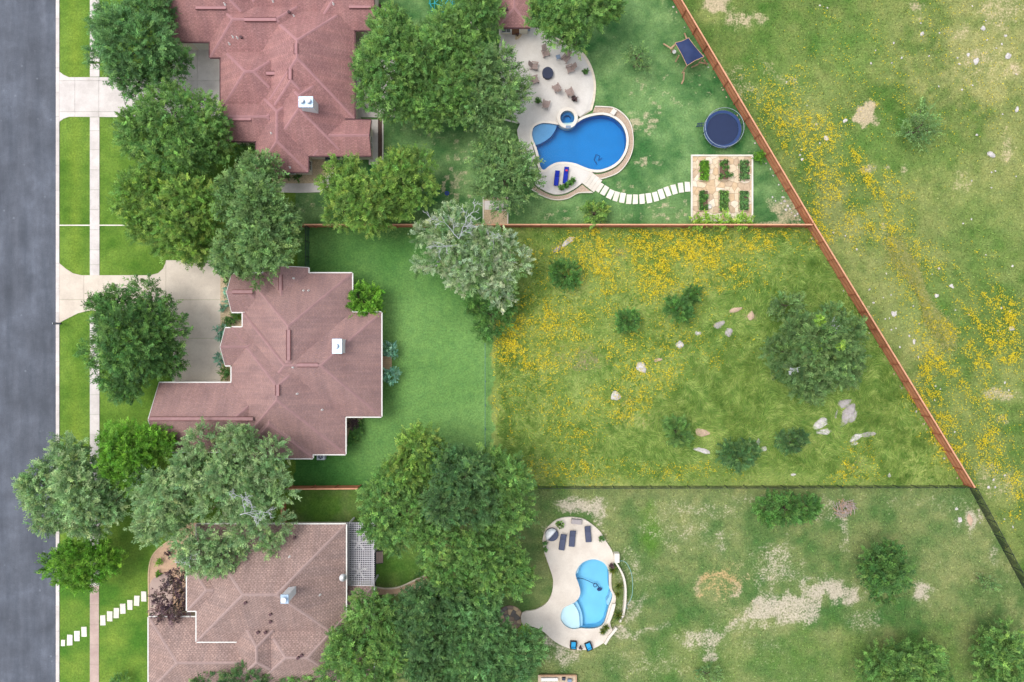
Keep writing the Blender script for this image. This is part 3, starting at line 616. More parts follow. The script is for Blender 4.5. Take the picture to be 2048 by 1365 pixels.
tag(prism_px('garden_wall', w2+[(p[0]+7, p[1]) for p in w2][::-1], -.1, .55, MATS['coping']), 'short thick cream wall against the right side of lower pool', 'wall')
w3 = catmull([(1230,1252),(1222,1262),(1214,1272),(1207,1284)], 4, False)
tag(prism_px('garden_wall', w3+[(p[0]+4, p[1]+3) for p in w3][::-1], -.1, .5, MATS['coping']), 'short white wall at the lower right corner of teardrop deck', 'wall')
rb = empty('pool_cleaner', (*U(1200.6, 1184), -.95), .2, 'dark blue pool cleaner robot on the floor of the pale pool', 'pool cleaner')
MB().box(0, 0, .12, .42, .38, .2).build('body', MATS['robot_navy'], rb, bevel=.05)
for sx in (-1, 1): MB().lathe(0, 0, [(.1, -.05), (.1, .05)], 10).build('wheel', MATS['black_metal'], rb).matrix_local = Matrix.Translation((sx*.24, 0, .1)) @ Matrix.Rotation(math.pi/2, 4, 'Y')
hp = catmull([(1152,1160),(1165,1161),(1178,1166),(1186,1170),(1193,1171),(1195,1176),(1190,1178),(1188,1173),(1194,1171),(1200,1181)], 4, False)
MB().tube([(U(*q)[0]-rb.location.x, U(*q)[1]-rb.location.y, .35) for q in hp], .04, 5).build('hose', MATS['robot_navy'], rb).rotation_euler = (0, 0, -.2)

# flagstone pieces by cutting a polygon into irregular cells
def flagstones(root, poly, cell, mats, z0, z1, seed, gap=.035, skip=None):
    r = random.Random(seed); ox, oy = root.location.x, root.location.y
    pp = [(p[0]-ox, p[1]-oy) for p in poly]
    xa, xb = min(p[0] for p in pp), max(p[0] for p in pp); ya, yb = min(p[1] for p in pp), max(p[1] for p in pp)
    pts = []; j = 0; y = ya-cell
    while y < yb+cell:
        x = xa-cell+(j % 2)*cell/2
        while x < xb+cell:
            pts.append((x+r.uniform(-.42, .42)*cell, y+r.uniform(-.42, .42)*cell)); x += cell*r.uniform(.85, 1.2)
        y += cell*.9; j += 1
    for p in pts:
        q = pp
        for t in pts:
            if t is p or math.hypot(t[0]-p[0], t[1]-p[1]) > 3.2*cell: continue
            nx_, ny_ = t[0]-p[0], t[1]-p[1]; L = math.hypot(nx_, ny_); nx_ /= L; ny_ /= L
            q = clip(q, nx_, ny_, nx_*(p[0]+t[0])/2+ny_*(p[1]+t[1])/2-gap/2)
            if len(q) < 3: break
        if len(q) < 3 or abs(area2(q)) < .03: continue
        if skip and skip(sum(a[0] for a in q)/len(q)+ox, sum(a[1] for a in q)/len(q)+oy): continue
        MB().prism(q, z0, z1+r.uniform(-.01, .01)).build('flagstone', r.choice(mats), root)
GARD = UL([(1383,313),(1503,312),(1503,441),(1384,442)])
gp = empty('garden_patio', (*U(1443, 377), 0)); gp['kind'] = 'structure'
MB().prism([(p[0]-gp.location.x, p[1]-gp.location.y) for p in GARD], -.1, .02).build('mortar_bed', MATS['joint'], gp)
flagstones(gp, GARD, .82, [MATS['flag_a'], MATS['flag_b'], MATS['flag_c'], MATS['flag_a'], MATS['flag_d']], -.02, .06, 3)
for (a, b2, d, e) in ((1382,310.5,1505,313.5), (1382,441,1505,444), (1381.5,310.5,1384.5,444), (1502.5,310.5,1505.5,444)):
    q = UL([(a, b2), (d, b2), (d, e), (a, e)]); MB().prism([(p[0]-gp.location.x, p[1]-gp.location.y) for p in q], -.05, .2+(.003 if d-a > 50 else 0)).build('border_stone', MATS['limestone_slab'], gp, bevel=.02)
fc = empty('flagstone_circle', (*U(1020, 1236), 0)); fc['kind'] = 'structure'
MB().prism([(1.6*math.cos(k/20*math.pi*2), 1.5*math.sin(k/20*math.pi*2)) for k in range(20)], -.1, .03).build('mortar_bed', MATS['joint'], fc)
flagstones(fc, [(fc.location.x+1.55*math.cos(k/20*math.pi*2), fc.location.y+1.45*math.sin(k/20*math.pi*2)) for k in range(20)], .6, [MATS['flag_brown'], MATS['flag_grey'], MATS['flag_d'], MATS['flag_b'], MATS['flag_brown']], 0, .08, 8)

# beds and walks round the houses
def flat(name, poly, mat, z1, z0=-.1): o = prism_px(name, poly, z0, z1, mat); o['kind'] = 'structure'; return o
flat('gravel_bed', [(540,318),(660,312),(672,340),(660,356),(648,367),(545,368)], MATS['gravel_cream'], .04)
flat('path', catmull([(530,367.5),(600,367.5),(636,366),(650,358),(665,345)], 4, False)+[(676,352),(660,372),(640,385),(600,386),(530,385)], MATS['concrete'], .05)
flat('path', [(707,60),(722,60),(722,240),(756,240),(756,330),(738,330),(738,250),(707,250)], MATS['concrete'], .04)
flat('patio', [(707,120),(790,120),(790,235),(722,235),(707,235)], MATS['concrete'], .035)
flat('mulch_bed', [(756,232),(764.5,232),(764.5,330),(756,330)], MATS['mulch'], .03)
flat('path_edging', [(764.5,232),(767,232),(767,330),(764.5,330)], MATS['limestone_slab'], .08)
flat('mulch_bed', [(756,8),(769,8),(769,66),(756,66)], MATS['mulch'], .03)
flat('path_edging', [(769,8),(771,8),(771,66),(769,66)], MATS['limestone_slab'], .08)
bd = catmull([(376,1046),(362,1056),(350,1072),(322,1092),(304,1112),(297,1140),(296.5,1180),(297,1236)], 4, False)
flat('sand_bed', bd+[(400,1236),(440,1046)], MATS['sand_bed'], .03)
flat('bed_edging', bd+[(p[0]+2.2, p[1]+.6) for p in bd][::-1], MATS['flag_b'], .1)
flat('front_path', catmull([(299,1170),(306,1158),(320,1150),(336,1148),(345,1152)], 4, False)+[(346,1237),(299,1237)], MATS['concrete_pink'], .045)
flat('gravel_bed', [(441,536),(466,536),(466,640),(485,640),(485,662),(441,662)], MATS['gravel_cream'], .035); flat('gravel_bed', [(441,700),(462,700),(462,766),(441,766)], MATS['gravel_cream'], .035)
flat('gravel_bed', [(690,834),(728,834),(716,846),(700,858),(692,888),(690,888)], MATS['gravel_cream'], .035)
pth = catmull([(748,1172),(770,1176),(795,1174),(815,1166),(832,1158),(850,1150)], 4, False)
flat('dirt_path', pth+[(862,1165),(840,1178),(800,1188),(748,1190)], MATS['sand_bed'], .03)
flat('bed_edging', pth+[(p[0]+.6, p[1]+2.4) for p in pth][::-1], MATS['flag_c'], .12)
e1 = catmull([(938,30),(939,42),(946,54),(956,61),(966,64)], 4, False); flat('bed_edging', e1+[(p[0]+1.4, p[1]-1.6) for p in e1][::-1], MATS['limestone_slab'], .12)
flat('bed_edging', [(999,236),(1037,245.5),(1036.5,248),(998,238.5)], MATS['limestone_slab'], .12)

# ------------------------------------------------------------------ houses
class House:
    def __init__(s, name, label, center, roofmat, capmat, gutter, overhang, pitch=.6, wall=None):
        s.root = empty(name, (*U(*center), 0), label=label, cat='house'); s.w = []; s.rm = roofmat; s.cm = capmat; s.gm = gutter; s.ov = overhang; s.p = pitch; s.wall = wall or MATS['wall_cream']
        s.ox, s.oy = s.root.location.x, s.root.location.y
    def wing(s, x0, y0, x1, y1, ze=3.0, gables='', true='', p=None, pw=None, ov=None):
        """eave rectangle in the survey grid; letters in `true` are given already on the ground grid"""
        p = p or s.p; k = (H-ze)/H; i = len(s.w)
        tx = lambda v, f: (v-1024)*S*(1 if f in true else k); ty = lambda v, f: (682.5-v)*S*(1 if f in true else k)
        xw, xe, yn, ys = tx(x0, 'W'), tx(x1, 'E'), ty(y0, 'N'), ty(y1, 'S')
        j = .011*i; xw += j; xe -= j; yn -= j; ys += j; ze = ze+.013*i
        pl = {}
        pp = dict(W=p, E=p, N=p, S=p); pp.update(pw or {})
        if 'W' not in gables: pl['W'] = (pp['W'], 0, ze-pp['W']*xw)
        if 'E' not in gables: pl['E'] = (-pp['E'], 0, ze+pp['E']*xe)
        if 'N' not in gables: pl['N'] = (0, -pp['N'], ze+pp['N']*yn)
        if 'S' not in gables: pl['S'] = (0, pp['S'], ze-pp['S']*ys)
        s.w.append(dict(r=(xw, xe, ys, yn), pl=pl, ze=ze, g=gables, i=i, ov=ov or s.ov))
    def wz(s, w, x, y):
        xw, xe, ys, yn = w['r']
        if x < xw or x > xe or y < ys or y > yn: return -1
        return min(a*x+b*y+d for a, b, d in w['pl'].values())
    def z(s, x, y, skip=None): return max([s.wz(w, x, y) for w in s.w if w is not skip]+[-1])
    def at(s, px, py):
        z = 5.0
        for _ in range(8):
            x, y = U(px, py, z); zz = s.z(x, y); z = zz if zz > 0 else z
        return x, y, z
    def build(s, doors=True):
        ox, oy = s.ox, s.oy
        for w in s.w:
            xw, xe, ys, yn = w['r']; rect = [(xw, ys), (xe, ys), (xe, yn), (xw, yn)]; ze = w['ze']
            me = bpy.data.meshes.new('roof'); bm = bmesh.new(); uvl = bm.loops.layers.uv.new('UVMap'); polys = {}
            for n, (a, b, d) in w['pl'].items():
                q = rect
                for n2, (a2, b2, d2) in w['pl'].items():
                    if n2 != n and len(q) > 2: q = clip(q, a-a2, b-b2, d2-d)
                if len(q) < 3: continue
                polys[n] = q
                vs_ = [bm.verts.new((x-ox, y-oy, a*x+b*y+d)) for x, y in q]
                try: f = bm.faces.new(vs_)
                except ValueError: continue
                sl = math.sqrt(1+a*a+b*b)
                for l, (x, y) in zip(f.loops, q):
                    l[uvl].uv = ((y if n in 'WE' else x), (a*x+b*y+d-ze)/max(abs(a), abs(b))*sl)
            bm.to_mesh(me); bm.free(); me.materials.append(s.rm)
            ro = bpy.data.objects.new('roof', me); COL.objects.link(ro); ro.parent = s.root
            # soffit board under the slopes
            MB().prism([(x-ox, y-oy) for x, y in rect], ze-.2, ze-.012).build('soffit', MATS['wall_cream'], ro)
            # hip and ridge caps
            names = list(polys)
            for i1 in range(len(names)):
                for i2 in range(i1+1, len(names)):
                    A, B = polys[names[i1]], polys[names[i2]]
                    com = [p for p in A if any(abs(p[0]-t[0])+abs(p[1]-t[1]) < 1e-4 for t in B)]
                    if len(com) < 2: continue
                    com = sorted(com, key=lambda p: math.hypot(p[0]-com[0][0], p[1]-com[0][1])); p0, p1_ = com[0], com[-1]
                    L = math.hypot(p0[0]-p1_[0], p0[1]-p1_[1])
                    if L < .5: continue
                    a, b, d = w['pl'][names[i1]]
                    # follow the line and keep only the stretch that is not buried in other wings
                    n = max(2, int(L/.4)); run = []; ridge = abs((a*p0[0]+b*p0[1])-(a*p1_[0]+b*p1_[1])) < 1e-3
                    def flush(run):
                        if len(run) < 2: return
                        mm = MB(); half = .15; q0, q1 = Vector(run[0]), Vector(run[-1]); dr = (q1-q0).normalized(); sd_ = Vector((-dr.y, dr.x, 0)).normalized()*half
                        for e in (0,):
                            dz = Vector((0, 0, .03)); lo = Vector((0, 0, -.075 if ridge else -.05))
                            mm.add([q0+dz, q1+dz, q1+sd_+lo, q0+sd_+lo, q1-sd_+lo, q0-sd_+lo], [(0, 3, 2, 1), (0, 1, 4, 5)])
                        mm.build('ridge_cap' if ridge else 'hip_cap', s.cm, ro)
                    for t in range(n+1):
                        x = p0[0]+(p1_[0]-p0[0])*t/n; y = p0[1]+(p1_[1]-p0[1])*t/n; zz = a*x+b*y+d
                        if s.z(x, y, w) < zz+.02: run.append((x-ox, y-oy, zz))
                        else: flush(run); run = []
                    flush(run)
            # gutters along the free eaves, barge boards on the gables
            for n, (ax, ay, bx, by, nx_, ny_) in dict(W=(xw, ys, xw, yn, -1, 0), E=(xe, ys, xe, yn, 1, 0), N=(xw, yn, xe, yn, 0, 1), S=(xw, ys, xe, ys, 0, -1)).items():
                L = math.hypot(bx-ax, by-ay); cnt = max(2, int(L/.15)); run = []
                def flushg(run):
                    if len(run) < 3: return
                    (xa, ya), (xb, yb) = run[0], run[-1]
                    if n in w['g']: return
                    MB().bar((xa-ox+nx_*.07, ya-oy+ny_*.07, ze-.075), (xb-ox+nx_*.07, yb-oy+ny_*.07, ze-.075), .13, .15).build('gutter', s.gm, ro)
                for t in range(cnt+1):
                    x = ax+(bx-ax)*t/cnt; y = ay+(by-ay)*t/cnt
                    if s.z(x+nx_*.03, y+ny_*.03, w) < ze-.03: run.append((x, y))
                    else: flushg(run); run = []
                flushg(run)
                if n in w['g']:
                    # gable: barge boards and triangular wall
                    if n in 'WE': zm = [min(a*ax+b*yy_+d for a, b, d in w['pl'].values()) for yy_ in (ys, (ys+yn)/2, yn)]; P = [(ax, ys), (ax, (ys+yn)/2), (ax, yn)]
                    else: zm = [min(a*xx+b*ay+d for a, b, d in w['pl'].values()) for xx in (xw, (xw+xe)/2, xe)]; P = [(xw, ay), ((xw+xe)/2, ay), (xe, ay)]
                    pt = [(p[0]-ox+nx_*.03, p[1]-oy+ny_*.03, zz-.1) for p, zz in zip(P, zm)]
                    for q in (0, 1): MB().bar(pt[q], pt[q+1], .06, .2).build('barge_board', s.gm if s.gm is MATS['gutter_white'] else MATS['trim_dark'], ro)
                    ins = s.ov+.005
                    pw_ = [(p[0]-ox-nx_*ins, p[1]-oy-ny_*ins, zz-.1) for p, zz in zip(P, zm)]
                    th = [(p[0]-nx_*.1, p[1]-ny_*.1, p[2]) for p in pw_]
                    MB().add(pw_+th, [(0, 1, 2), (5, 4, 3)]).build('gable_wall', s.wall, s.root)
            # walls
            iv = w['ov']+.004*w['i']
            wo = MB().prism([(xw+iv-ox, ys+iv-oy), (xe-iv-ox, ys+iv-oy), (xe-iv-ox, yn-iv-oy), (xw+iv-ox, yn-iv-oy)], -.2, ze-.2).build('wall', s.wall, s.root)
        return s
    def opening(s, wi, side, t, w, h, z0, kind):
        """window or door on the wall of wing wi, at fraction t of that side"""
        W = s.w[wi]; xw, xe, ys, yn = W['r']; iv = W['ov']+.004*W['i']; xw += iv; xe -= iv; ys += iv; yn -= iv
        if side in 'WE': x = xw if side == 'W' else xe; y = ys+(yn-ys)*t; rz = math.pi/2
        else: y = yn if side == 'N' else ys; x = xw+(xe-xw)*t; rz = 0
        nx_, ny_ = dict(W=(-1, 0), E=(1, 0), N=(0, 1), S=(0, -1))[side]
        mats = dict(window=('window', MATS['glass']), door=('door', MATS['door_wood']), garage=('garage_door', MATS['garage_white']))[kind]
        o = MB().box(0, 0, 0, w, .06, h).build(mats[0], mats[1], s.root); o.location = (x-s.ox+nx_*.02, y-s.oy+ny_*.02, z0+h/2); o.rotation_euler = (0, 0, rz)
        fm = MB()
        for (a, b, d, e) in ((0, h/2+.04, w+.16, .08), (-w/2-.04, 0, .08, h), (w/2+.04, 0, .08, h)): fm.box(a, 0, b, d, .1, e)
        if kind == 'window': fm.box(0, 0, -h/2-.05, w+.2, .14, .08); fm.box(0, 0, 0, .05, .08, h)
        if kind == 'garage':
            for q in (-.3, 0, .3): fm.box(0, 0, q*h, w, .075, .03)
        fm.build('frame', MATS['window_frame'], o)
    def vent(s, x0, y0, x1, y1):
        """long ridge vent given by its two ends on the photo grid"""
        a = s.at((x0+x1)/2, (y0+y1)/2); zt = a[2]+.02; A = U(x0, y0, zt); B = U(x1, y1, zt)
        A = (A[0]-s.ox, A[1]-s.oy, zt); B = (B[0]-s.ox, B[1]-s.oy, zt)
        o = MB().bar(A, B, .36, .08).build('ridge_vent', s.cm, s.root)
        d = (Vector(B)-Vector(A)).normalized(); sd_ = Vector((-d.y, d.x, 0))*.215
        for q in (-1, 1): MB().bar(Vector(A)+sd_*q+Vector((0, 0, .01)), Vector(B)+sd_*q+Vector((0, 0, .01)), .065, .13).build('shade_strip', MATS['vent_shade'], o)  # dark strips stand in for the shadow lines along the vent sides
    def pipe(s, px, py, kind=0):
        x, y, z = s.at(px, py); x -= s.ox; y -= s.oy
        if kind == 0:
            o = MB().lathe(x, y, [(.05, z-.2), (.05, z+.35)], 8).build('vent_pipe', MATS['pipe_white'], s.root)
            MB().lathe(x, y, [(.16, z-.1), (.08, z+.1)], 8).build('flashing', MATS['pipe_white'], o)
        else:
            o = MB().lathe(x, y, [(.13, z-.2), (.13, z+.2), (.17, z+.2), (.17, z+.28)], 10).build('roof_vent', MATS['pipe_dark'], s.root)
    def chimney(s, x0, y0, x1, y1, zt, flues, body, cap):
        A = U(x0, y0, zt); B = U(x1, y1, zt); cx, cy = (A[0]+B[0])/2-s.ox, (A[1]+B[1])/2-s.oy; w, h = B[0]-A[0], A[1]-B[1]
        o = MB().box(cx, cy, (zt-.12+3.2)/2, w-.12, h-.12, zt-.12-3.2).build('chimney', body, s.root)
        MB().box(cx, cy, zt-.06, w, h, .12).build('chimney_cap', cap, o, bevel=.02)
        for (fx, fy) in flues:
            MB().lathe(cx+fx*w, cy+fy*h, [(.2, zt), (.2, zt+.3), (.29, zt+.3), (.29, zt+.36), (.05, zt+.46)], 14).build('flue', MATS['metal_white'], o)

# --- the rose roofed house in the middle
h2 = House('house', 'rose shingled house with white chimney in the middle, beside mown lawn', (610, 720), MATS['shingle_rose'], MATS['cap_rose'], MATS['gutter_white'], .48)
h2.wing(490, 547, 704, 822, true='S')                      # main
h2.wing(463, 655, 691, 909)                                # south body
h2.wing(505, 625, 763, 834, true='W')                      # east wing
h2.wing(463, 548, 560, 625, gables='W', true='E', p=.62)   # west gables
h2.wing(450, 656, 560, 732, gables='W', true='E', p=.62)
h2.wing(526, 535, 618, 670, gables='N', true='S')
h2.wing(318, 765, 570, 905, gables='W', true='E')
h2.wing(500, 700, 627, 918, true='WN')
h2.build()
for a in ((577,660,577,721), (594,730.5,636,730.5), (555,770,555,792), (465,584,505,584), (561,550,561,581), (300,838,506,838)): h2.vent(*a)
for a in ((587,557), (607,582), (617,582), (594,788), (644,820), (586,735)): h2.pipe(*a)
h2.chimney(664, 678, 684, 708, 6.9, [(-.1, .0)], MATS['metal_white'], MATS['metal_pale'])
for a in ((0,'N',.8,1.4,1.3,.9,'window'), (2,'E',.3,1.6,1.5,.8,'window'), (2,'E',.52,1.8,2.1,.05,'door'), (2,'E',.75,1.6,1.5,.8,'window'), (1,'E',.12,1.2,1.3,.9,'window'), (1,'S',.85,1.2,1.3,.9,'window'), (6,'N',.3,4.8,2.2,.03,'garage'), (3,'W',.5,1.5,1.4,.8,'window'), (4,'W',.5,1.0,2.1,.05,'door'), (6,'W',.5,1.4,1.4,.8,'window'), (2,'S',.8,1.4,1.3,.9,'window')): h2.opening(*a)

# --- the mauve roofed house at the top
h1 = House('house', 'mauve shingled house with twin flue chimney at the top of the picture', (590, 150), MATS['shingle_mauve'], MATS['cap_mauve'], MATS['trim_dark'], .34)
h1.wing(515, 9, 709, 237)
h1.wing(535, 100, 690, 275, true='WENS')
h1.wing(551, 150, 691, 312, true='WN')
h1.wing(441, 95, 600, 221, true='E')
h1.wing(512, 200, 617, 345, true='N', p=.62)
h1.wing(640, 240, 743, 313, gables='E', true='W', p=.5)
h1.wing(452, 200, 600, 284, gables='W', true='E', p=.6)
h1.wing(419, 20, 640, 117, true='EN')
h1.wing(318, -62, 560, 86, gables='W', true='E')
h1.wing(640, -40, 755, 63, gables='E', true='W')
h1.wing(480, -190, 706, 70, true='S')
h1.build()
for a in ((489,39.5,552,39.5), (592,87,592,108), (580,138,580,159), (503,147,566,147), (459,238,502,238), (391,15.5,452,15.5), (698,13.5,742,13.5)): h1.vent(*a)
for a in ((459,88), (466,74), (475,76), (543,267), (580,335), (588,33), (546,3), (667,8), (450,9)): h1.pipe(*a)
for a in ((483,76), (579,26), (555,311)): h1.pipe(*a, 1)
h1.chimney(597, 193, 626, 215, 6.9, [(-.26, .05), (.2, .05)], MATS['metal_white'], MATS['metal_pale'])
for a in ((8,'S',.45,4.8,2.2,.03,'garage'), (0,'E',.35,1.8,1.5,.8,'window'), (0,'E',.6,2.4,2.1,.05,'door'), (2,'S',.85,1.3,1.4,.8,'window'), (4,'S',.5,1.6,1.5,.8,'window'), (4,'E',.1,1.0,1.4,.8,'window'), (5,'E',.5,1.4,1.4,.8,'window'), (9,'E',.5,1.4,1.4,.8,'window'), (5,'S',.4,1.2,1.4,.8,'window')): h1.opening(*a)

# --- the brown roofed house at the bottom
h3 = House('house', 'tan brown shingled house with pergola at the bottom left', (540, 1220), MATS['shingle_brown'], MATS['cap_brown'], MATS['gutter_white'], .45)
h3.wing(374, 1120, 600, 1222, ze=4.6, true='E', p=.55, ov=.95)
h3.wing(393, 1049, 692, 1284, ze=4.6, p=.55, ov=.95)
h3.wing(500, 1172, 748, 1332+40, true='WS')
h3.wing(297, 1234, 620, 1384, true='E', p=.5)
h3.wing(448, 1160, 640, 1384, true='NE', p=.72)
h3.build()
for a in ((579,1114), (640,1190)): h3.pipe(*a)
for a in ((492,1205), (542,1228), (542,1243), (517,1264), (532,1264), (604,1310), (597,1315), (661,1285), (650,1316), (590,1075)): h3.pipe(*a, 1)
h3.chimney(561, 1190, 577, 1208, 10.0, [(0, 0)], MATS['metal_white'], MATS['metal_pale'])
for a in ((1,'E',.6,2.2,2.1,.05,'door'), (1,'E',.85,1.6,1.5,.8,'window'), (2,'E',.8,1.6,1.5,.8,'window'), (1,'N',.8,1.4,1.4,.9,'window'), (1,'N',.55,1.2,1.4,.9,'window'), (3,'W',.4,1.8,1.5,.7,'window'), (3,'N',.15,1.2,1.4,.9,'window'), (0,'W',.4,1.1,2.1,.05,'door')): h3.opening(*a)

# --- small pool house at the top
h4 = House('pool_house', 'small mauve roofed pool house between trees at the top edge', (1028, 20), MATS['shingle_mauve'], MATS['cap_mauve'], MATS['trim_dark'], .3)
h4.wing(996, -90, 1061, 55, ze=2.8, gables='', p=.45, pw=dict(S=.45))
h4.build()
h4.opening(0, 'S', .55, .9, 2.0, .05, 'door'); h4.opening(0, 'S', .2, 1.0, 1.1, 1.0, 'window'); h4.pipe(1014, 20, 1)

# --- pergola against the brown house
pg = empty('pergola', (*U(721, 1108), 0), label='white slatted pergola against the brown roofed house', cat='pergola')
def pl_(px, py, z): x, y = U(px, py, z); return (x-pg.location.x, y-pg.location.y, z)
for (a, b) in ((697, 1049), (746, 1049), (697, 1168), (746, 1168), (746, 1108)): 
    x, y, _ = pl_(a, b, 2.9); MB().box(x, y, 1.4, .16, .16, 2.8).build('post', MATS['pergola_white'], pg)
for a in (697, 746): MB().bar(pl_(a, 1046, 2.85), pl_(a, 1171, 2.85), .1, .2).build('beam', MATS['pergola_white'], pg)
for i in range(15):
    a = 695+i*3.72; MB().bar(pl_(a, 1045, 3.0), pl_(a, 1172, 3.0), .06, .12).build('rafter', MATS['pergola_white'], pg)
for i in range(30):
    b = 1046.5+i*4.28; MB().bar(pl_(693, b, 3.1), pl_(749.5, b, 3.1), .075, .05).build('slat', MATS['pergola_white'], pg)
flat('patio', [(690,1044),(752,1044),(752,1172),(690,1172)], MATS['asphalt_dark'], .05)
for lab, py in (('white ceiling fan under the upper half of the pergola', 1086), ('white ceiling fan under the lower half of the pergola', 1142)):
    f = empty('ceiling_fan', (*U(718, py, 2.7), 2.68), .3, lab, 'ceiling fan', 'fans under the pergola')
    MB().lathe(0, 0, [(.03, .4), (.03, .12), (.14, .1), (.16, 0), (.08, -.08)][::-1], 12).build('motor', MATS['white_paint'], f)
    for k in range(5): MB().box(0, 0, 0, .85, .2, .02, M=Matrix.Rotation(k*2*math.pi/5, 4, 'Z') @ Matrix.Translation((.52, 0, .03)) @ Matrix.Rotation(.15, 4, 'X')).build('blade', MATS['white_paint'], f)
dx_, dy_, dz_ = h3.at(686, 1153)
ds = empty('satellite_dish', (dx_, dy_, dz_), .6, 'white satellite dish on the brown roof beside the pergola', 'satellite dish')
MB().tube([(0, 0, -.1), (0, 0, .5), (.1, 0, .6)], .03).build('mast', MATS['steel'], ds)
dd = MB().lathe(0, 0, [(.02, 0), (.2, .02), (.36, .08), (.42, .13)], 20).build('dish', MATS['metal_white'], ds, smooth=True); dd.location = (.14, 0, .62); dd.rotation_euler = (.15, .5, 0)
MB().tube([(.2, 0, .6), (.55, 0, .62), (.5, 0, .9)], .02).build('feed_arm', MATS['steel'], ds)

# ------------------------------------------------------------------ fences
def board_fence(px0, px1, height, label, side, name='wooden_fence', sec=2.4):
    A = Vector((*U(*px0), 0)); B = Vector((*U(*px1), 0)); d = (B-A); L = d.length; d.normalize(); n = Vector((-d.y, d.x, 0))*side
    root = empty(name, A, math.atan2(d.y, d.x), label, 'fence'); sg = side
    cnt = max(1, round(L/sec)); sl = L/cnt
    post = pan = None
    pm = MB(); k = int(sl/.145)
    for i in range(k): pm.box((i+.5)*sl/k, -.02*sg, height/2-.03+(.01 if i % 3 else 0), sl/k-.008, .02, height-.06)
    for i in range(cnt):
        if pan is None:
            pan = pm.build('panel', MATS['cedar'], root)
            for zz in (.3, height*.5, height-.28):
                MB().box(sl/2, .025*sg, zz, sl-.002, .045, .09).build('rail', MATS['cedar_dark'], pan)
            MB().box(sl/2, 0, height+.012, sl-.002, .15, .035).build('cap_board', MATS['cedar_light'], pan)
        else:
            q = copy_tree(pan, root); q.location = (i*sl, 0, 0)
    for i in range(cnt+1):
        if post is None: post = MB().box(0, .055*sg, height/2-.1, .1, .1, height+.1).build('post', MATS['cedar_dark'], root)
        else: q = post.copy(); COL.objects.link(q); q.parent = root; q.location = (i*sl, 0, 0)
    return root
board_fence((1303, -70), (1612, 452), 2.05, 'long orange cedar fence slanting down beside the trampoline', -1)
board_fence((1612.6, 453), (1927, 968.5), 2.05, 'orange cedar fence slanting between the flowery meadow and the open field', -1)
board_fence((592, 455), (1611, 455), 1.9, 'straight orange cedar fence between the pool yard and the meadow', -1)
board_fence((586, 972), (722, 971), 1.9, 'short orange cedar fence between middle and brown roofed houses', 1)
board_fence((573, 1000), (573, 1044), 1.8, 'very short brown fence between tree and brown roofed house', 1)

def wire_fence(px0, px1, height, label, mesh, frame, sec=2.25, pitch=.11, wire=.012, slope=0):
    A = Vector((*U(*px0), 0)); B = Vector((*U(*px1), 0)); d = B-A; L = d.length
    root = empty('wire_fence', A, math.atan2(d.y, d.x), label, 'fence'); cnt = max(1, round(L/sec)); sl = L/cnt
    p0 = pn = tr = None
    m = MB(); t = 0
    while t < sl:
        for s_ in (1, -1):
            a, b = (t, t+height*.6*s_); z0, z1 = .05, height-.02
            if b > sl: z1 = z0+(z1-z0)*(sl-a)/(b-a); b = sl
            if b < 0: z1 = z0+(z1-z0)*a/(a-b); b = 0
            m.add([(a-wire, 0, z0), (a+wire, 0, z0), (b+wire, 0, z1), (b-wire, 0, z1)], [(0, 1, 2, 3)])
        t += pitch
    for i in range(cnt):
        if pn is None: pn = m.build('mesh', mesh, root); tr = MB().tube([(0, 0, height), (sl, 0, height)], .03).build('top_rail', frame, root)
        else:
            for src in (pn, tr): q = src.copy(); COL.objects.link(q); q.parent = root; q.location = (i*sl, 0, 0)
    for i in range(cnt+1):
        if p0 is None: p0 = MB().tube([(0, .03, -.1), (0, .03, height+.06)], .045).build('post', frame, root)
        else: q = p0.copy(); COL.objects.link(q); q.parent = root; q.location = (i*sl, 0, 0)
    return root
wire_fence((1076, 972), (1934, 970.5), 1.55, 'long black wire fence below the flowery meadow', MATS['black_metal'], MATS['black_metal'], wire=.02)
wire_fence((1936, 973), (2075, 1230), 1.75, 'black wire fence slanting down at the lower right', MATS['black_metal'], MATS['black_metal'], sec=2.3, wire=.026)
wire_fence((971, 668), (971, 905), 1.3, 'thin teal wire fence between the mown lawn and the meadow', MATS['teal_mesh'], MATS['teal_mesh'], sec=3, wire=.008)
wire_fence((619, 456), (619, 546), 1.7, 'dark green wire fence from cedar fence to the rose roofed house', MATS['green_mesh'], MATS['black_metal'], sec=2, wire=.02)

# ------------------------------------------------------------------ trees and shrubs
def leaves_mesh(name, P, D, L, Wd, colr, mat, parent, nrm=None, quad=False):
    """diamond leaves: P base points, D long axis, L length, Wd width"""
    n = len(P)
    if nrm is None: nrm = np.random.RandomState(1).normal(size=(n, 3))
    Wv = np.cross(D, nrm); Wv /= (np.linalg.norm(Wv, axis=1, keepdims=True)+1e-9); Wv *= Wd[:, None]/2
    A = P; B = P+D*(L*.45)[:, None]+Wv; Cc = P+D*L[:, None]; E = P+D*(L*.45)[:, None]-Wv
    if quad: v = np.stack([A, B, Cc, E], 1).reshape(-1, 3); f = np.arange(n*4).reshape(-1, 4)
    else: v = np.stack([P-Wv, P+Wv, Cc], 1).reshape(-1, 3); f = np.arange(n*3).reshape(-1, 3)
    me = np_mesh(name, v, f, mat)
    a = me.attributes.new('leafcol', 'FLOAT_COLOR', 'FACE'); cc = np.ones((n, 4), np.float32); cc[:, :3] = np.clip(colr, 0.002, .8); a.data.foreach_set('color', cc.ravel())
    o = bpy.data.objects.new(name, me); COL.objects.link(o); o.parent = parent; return o

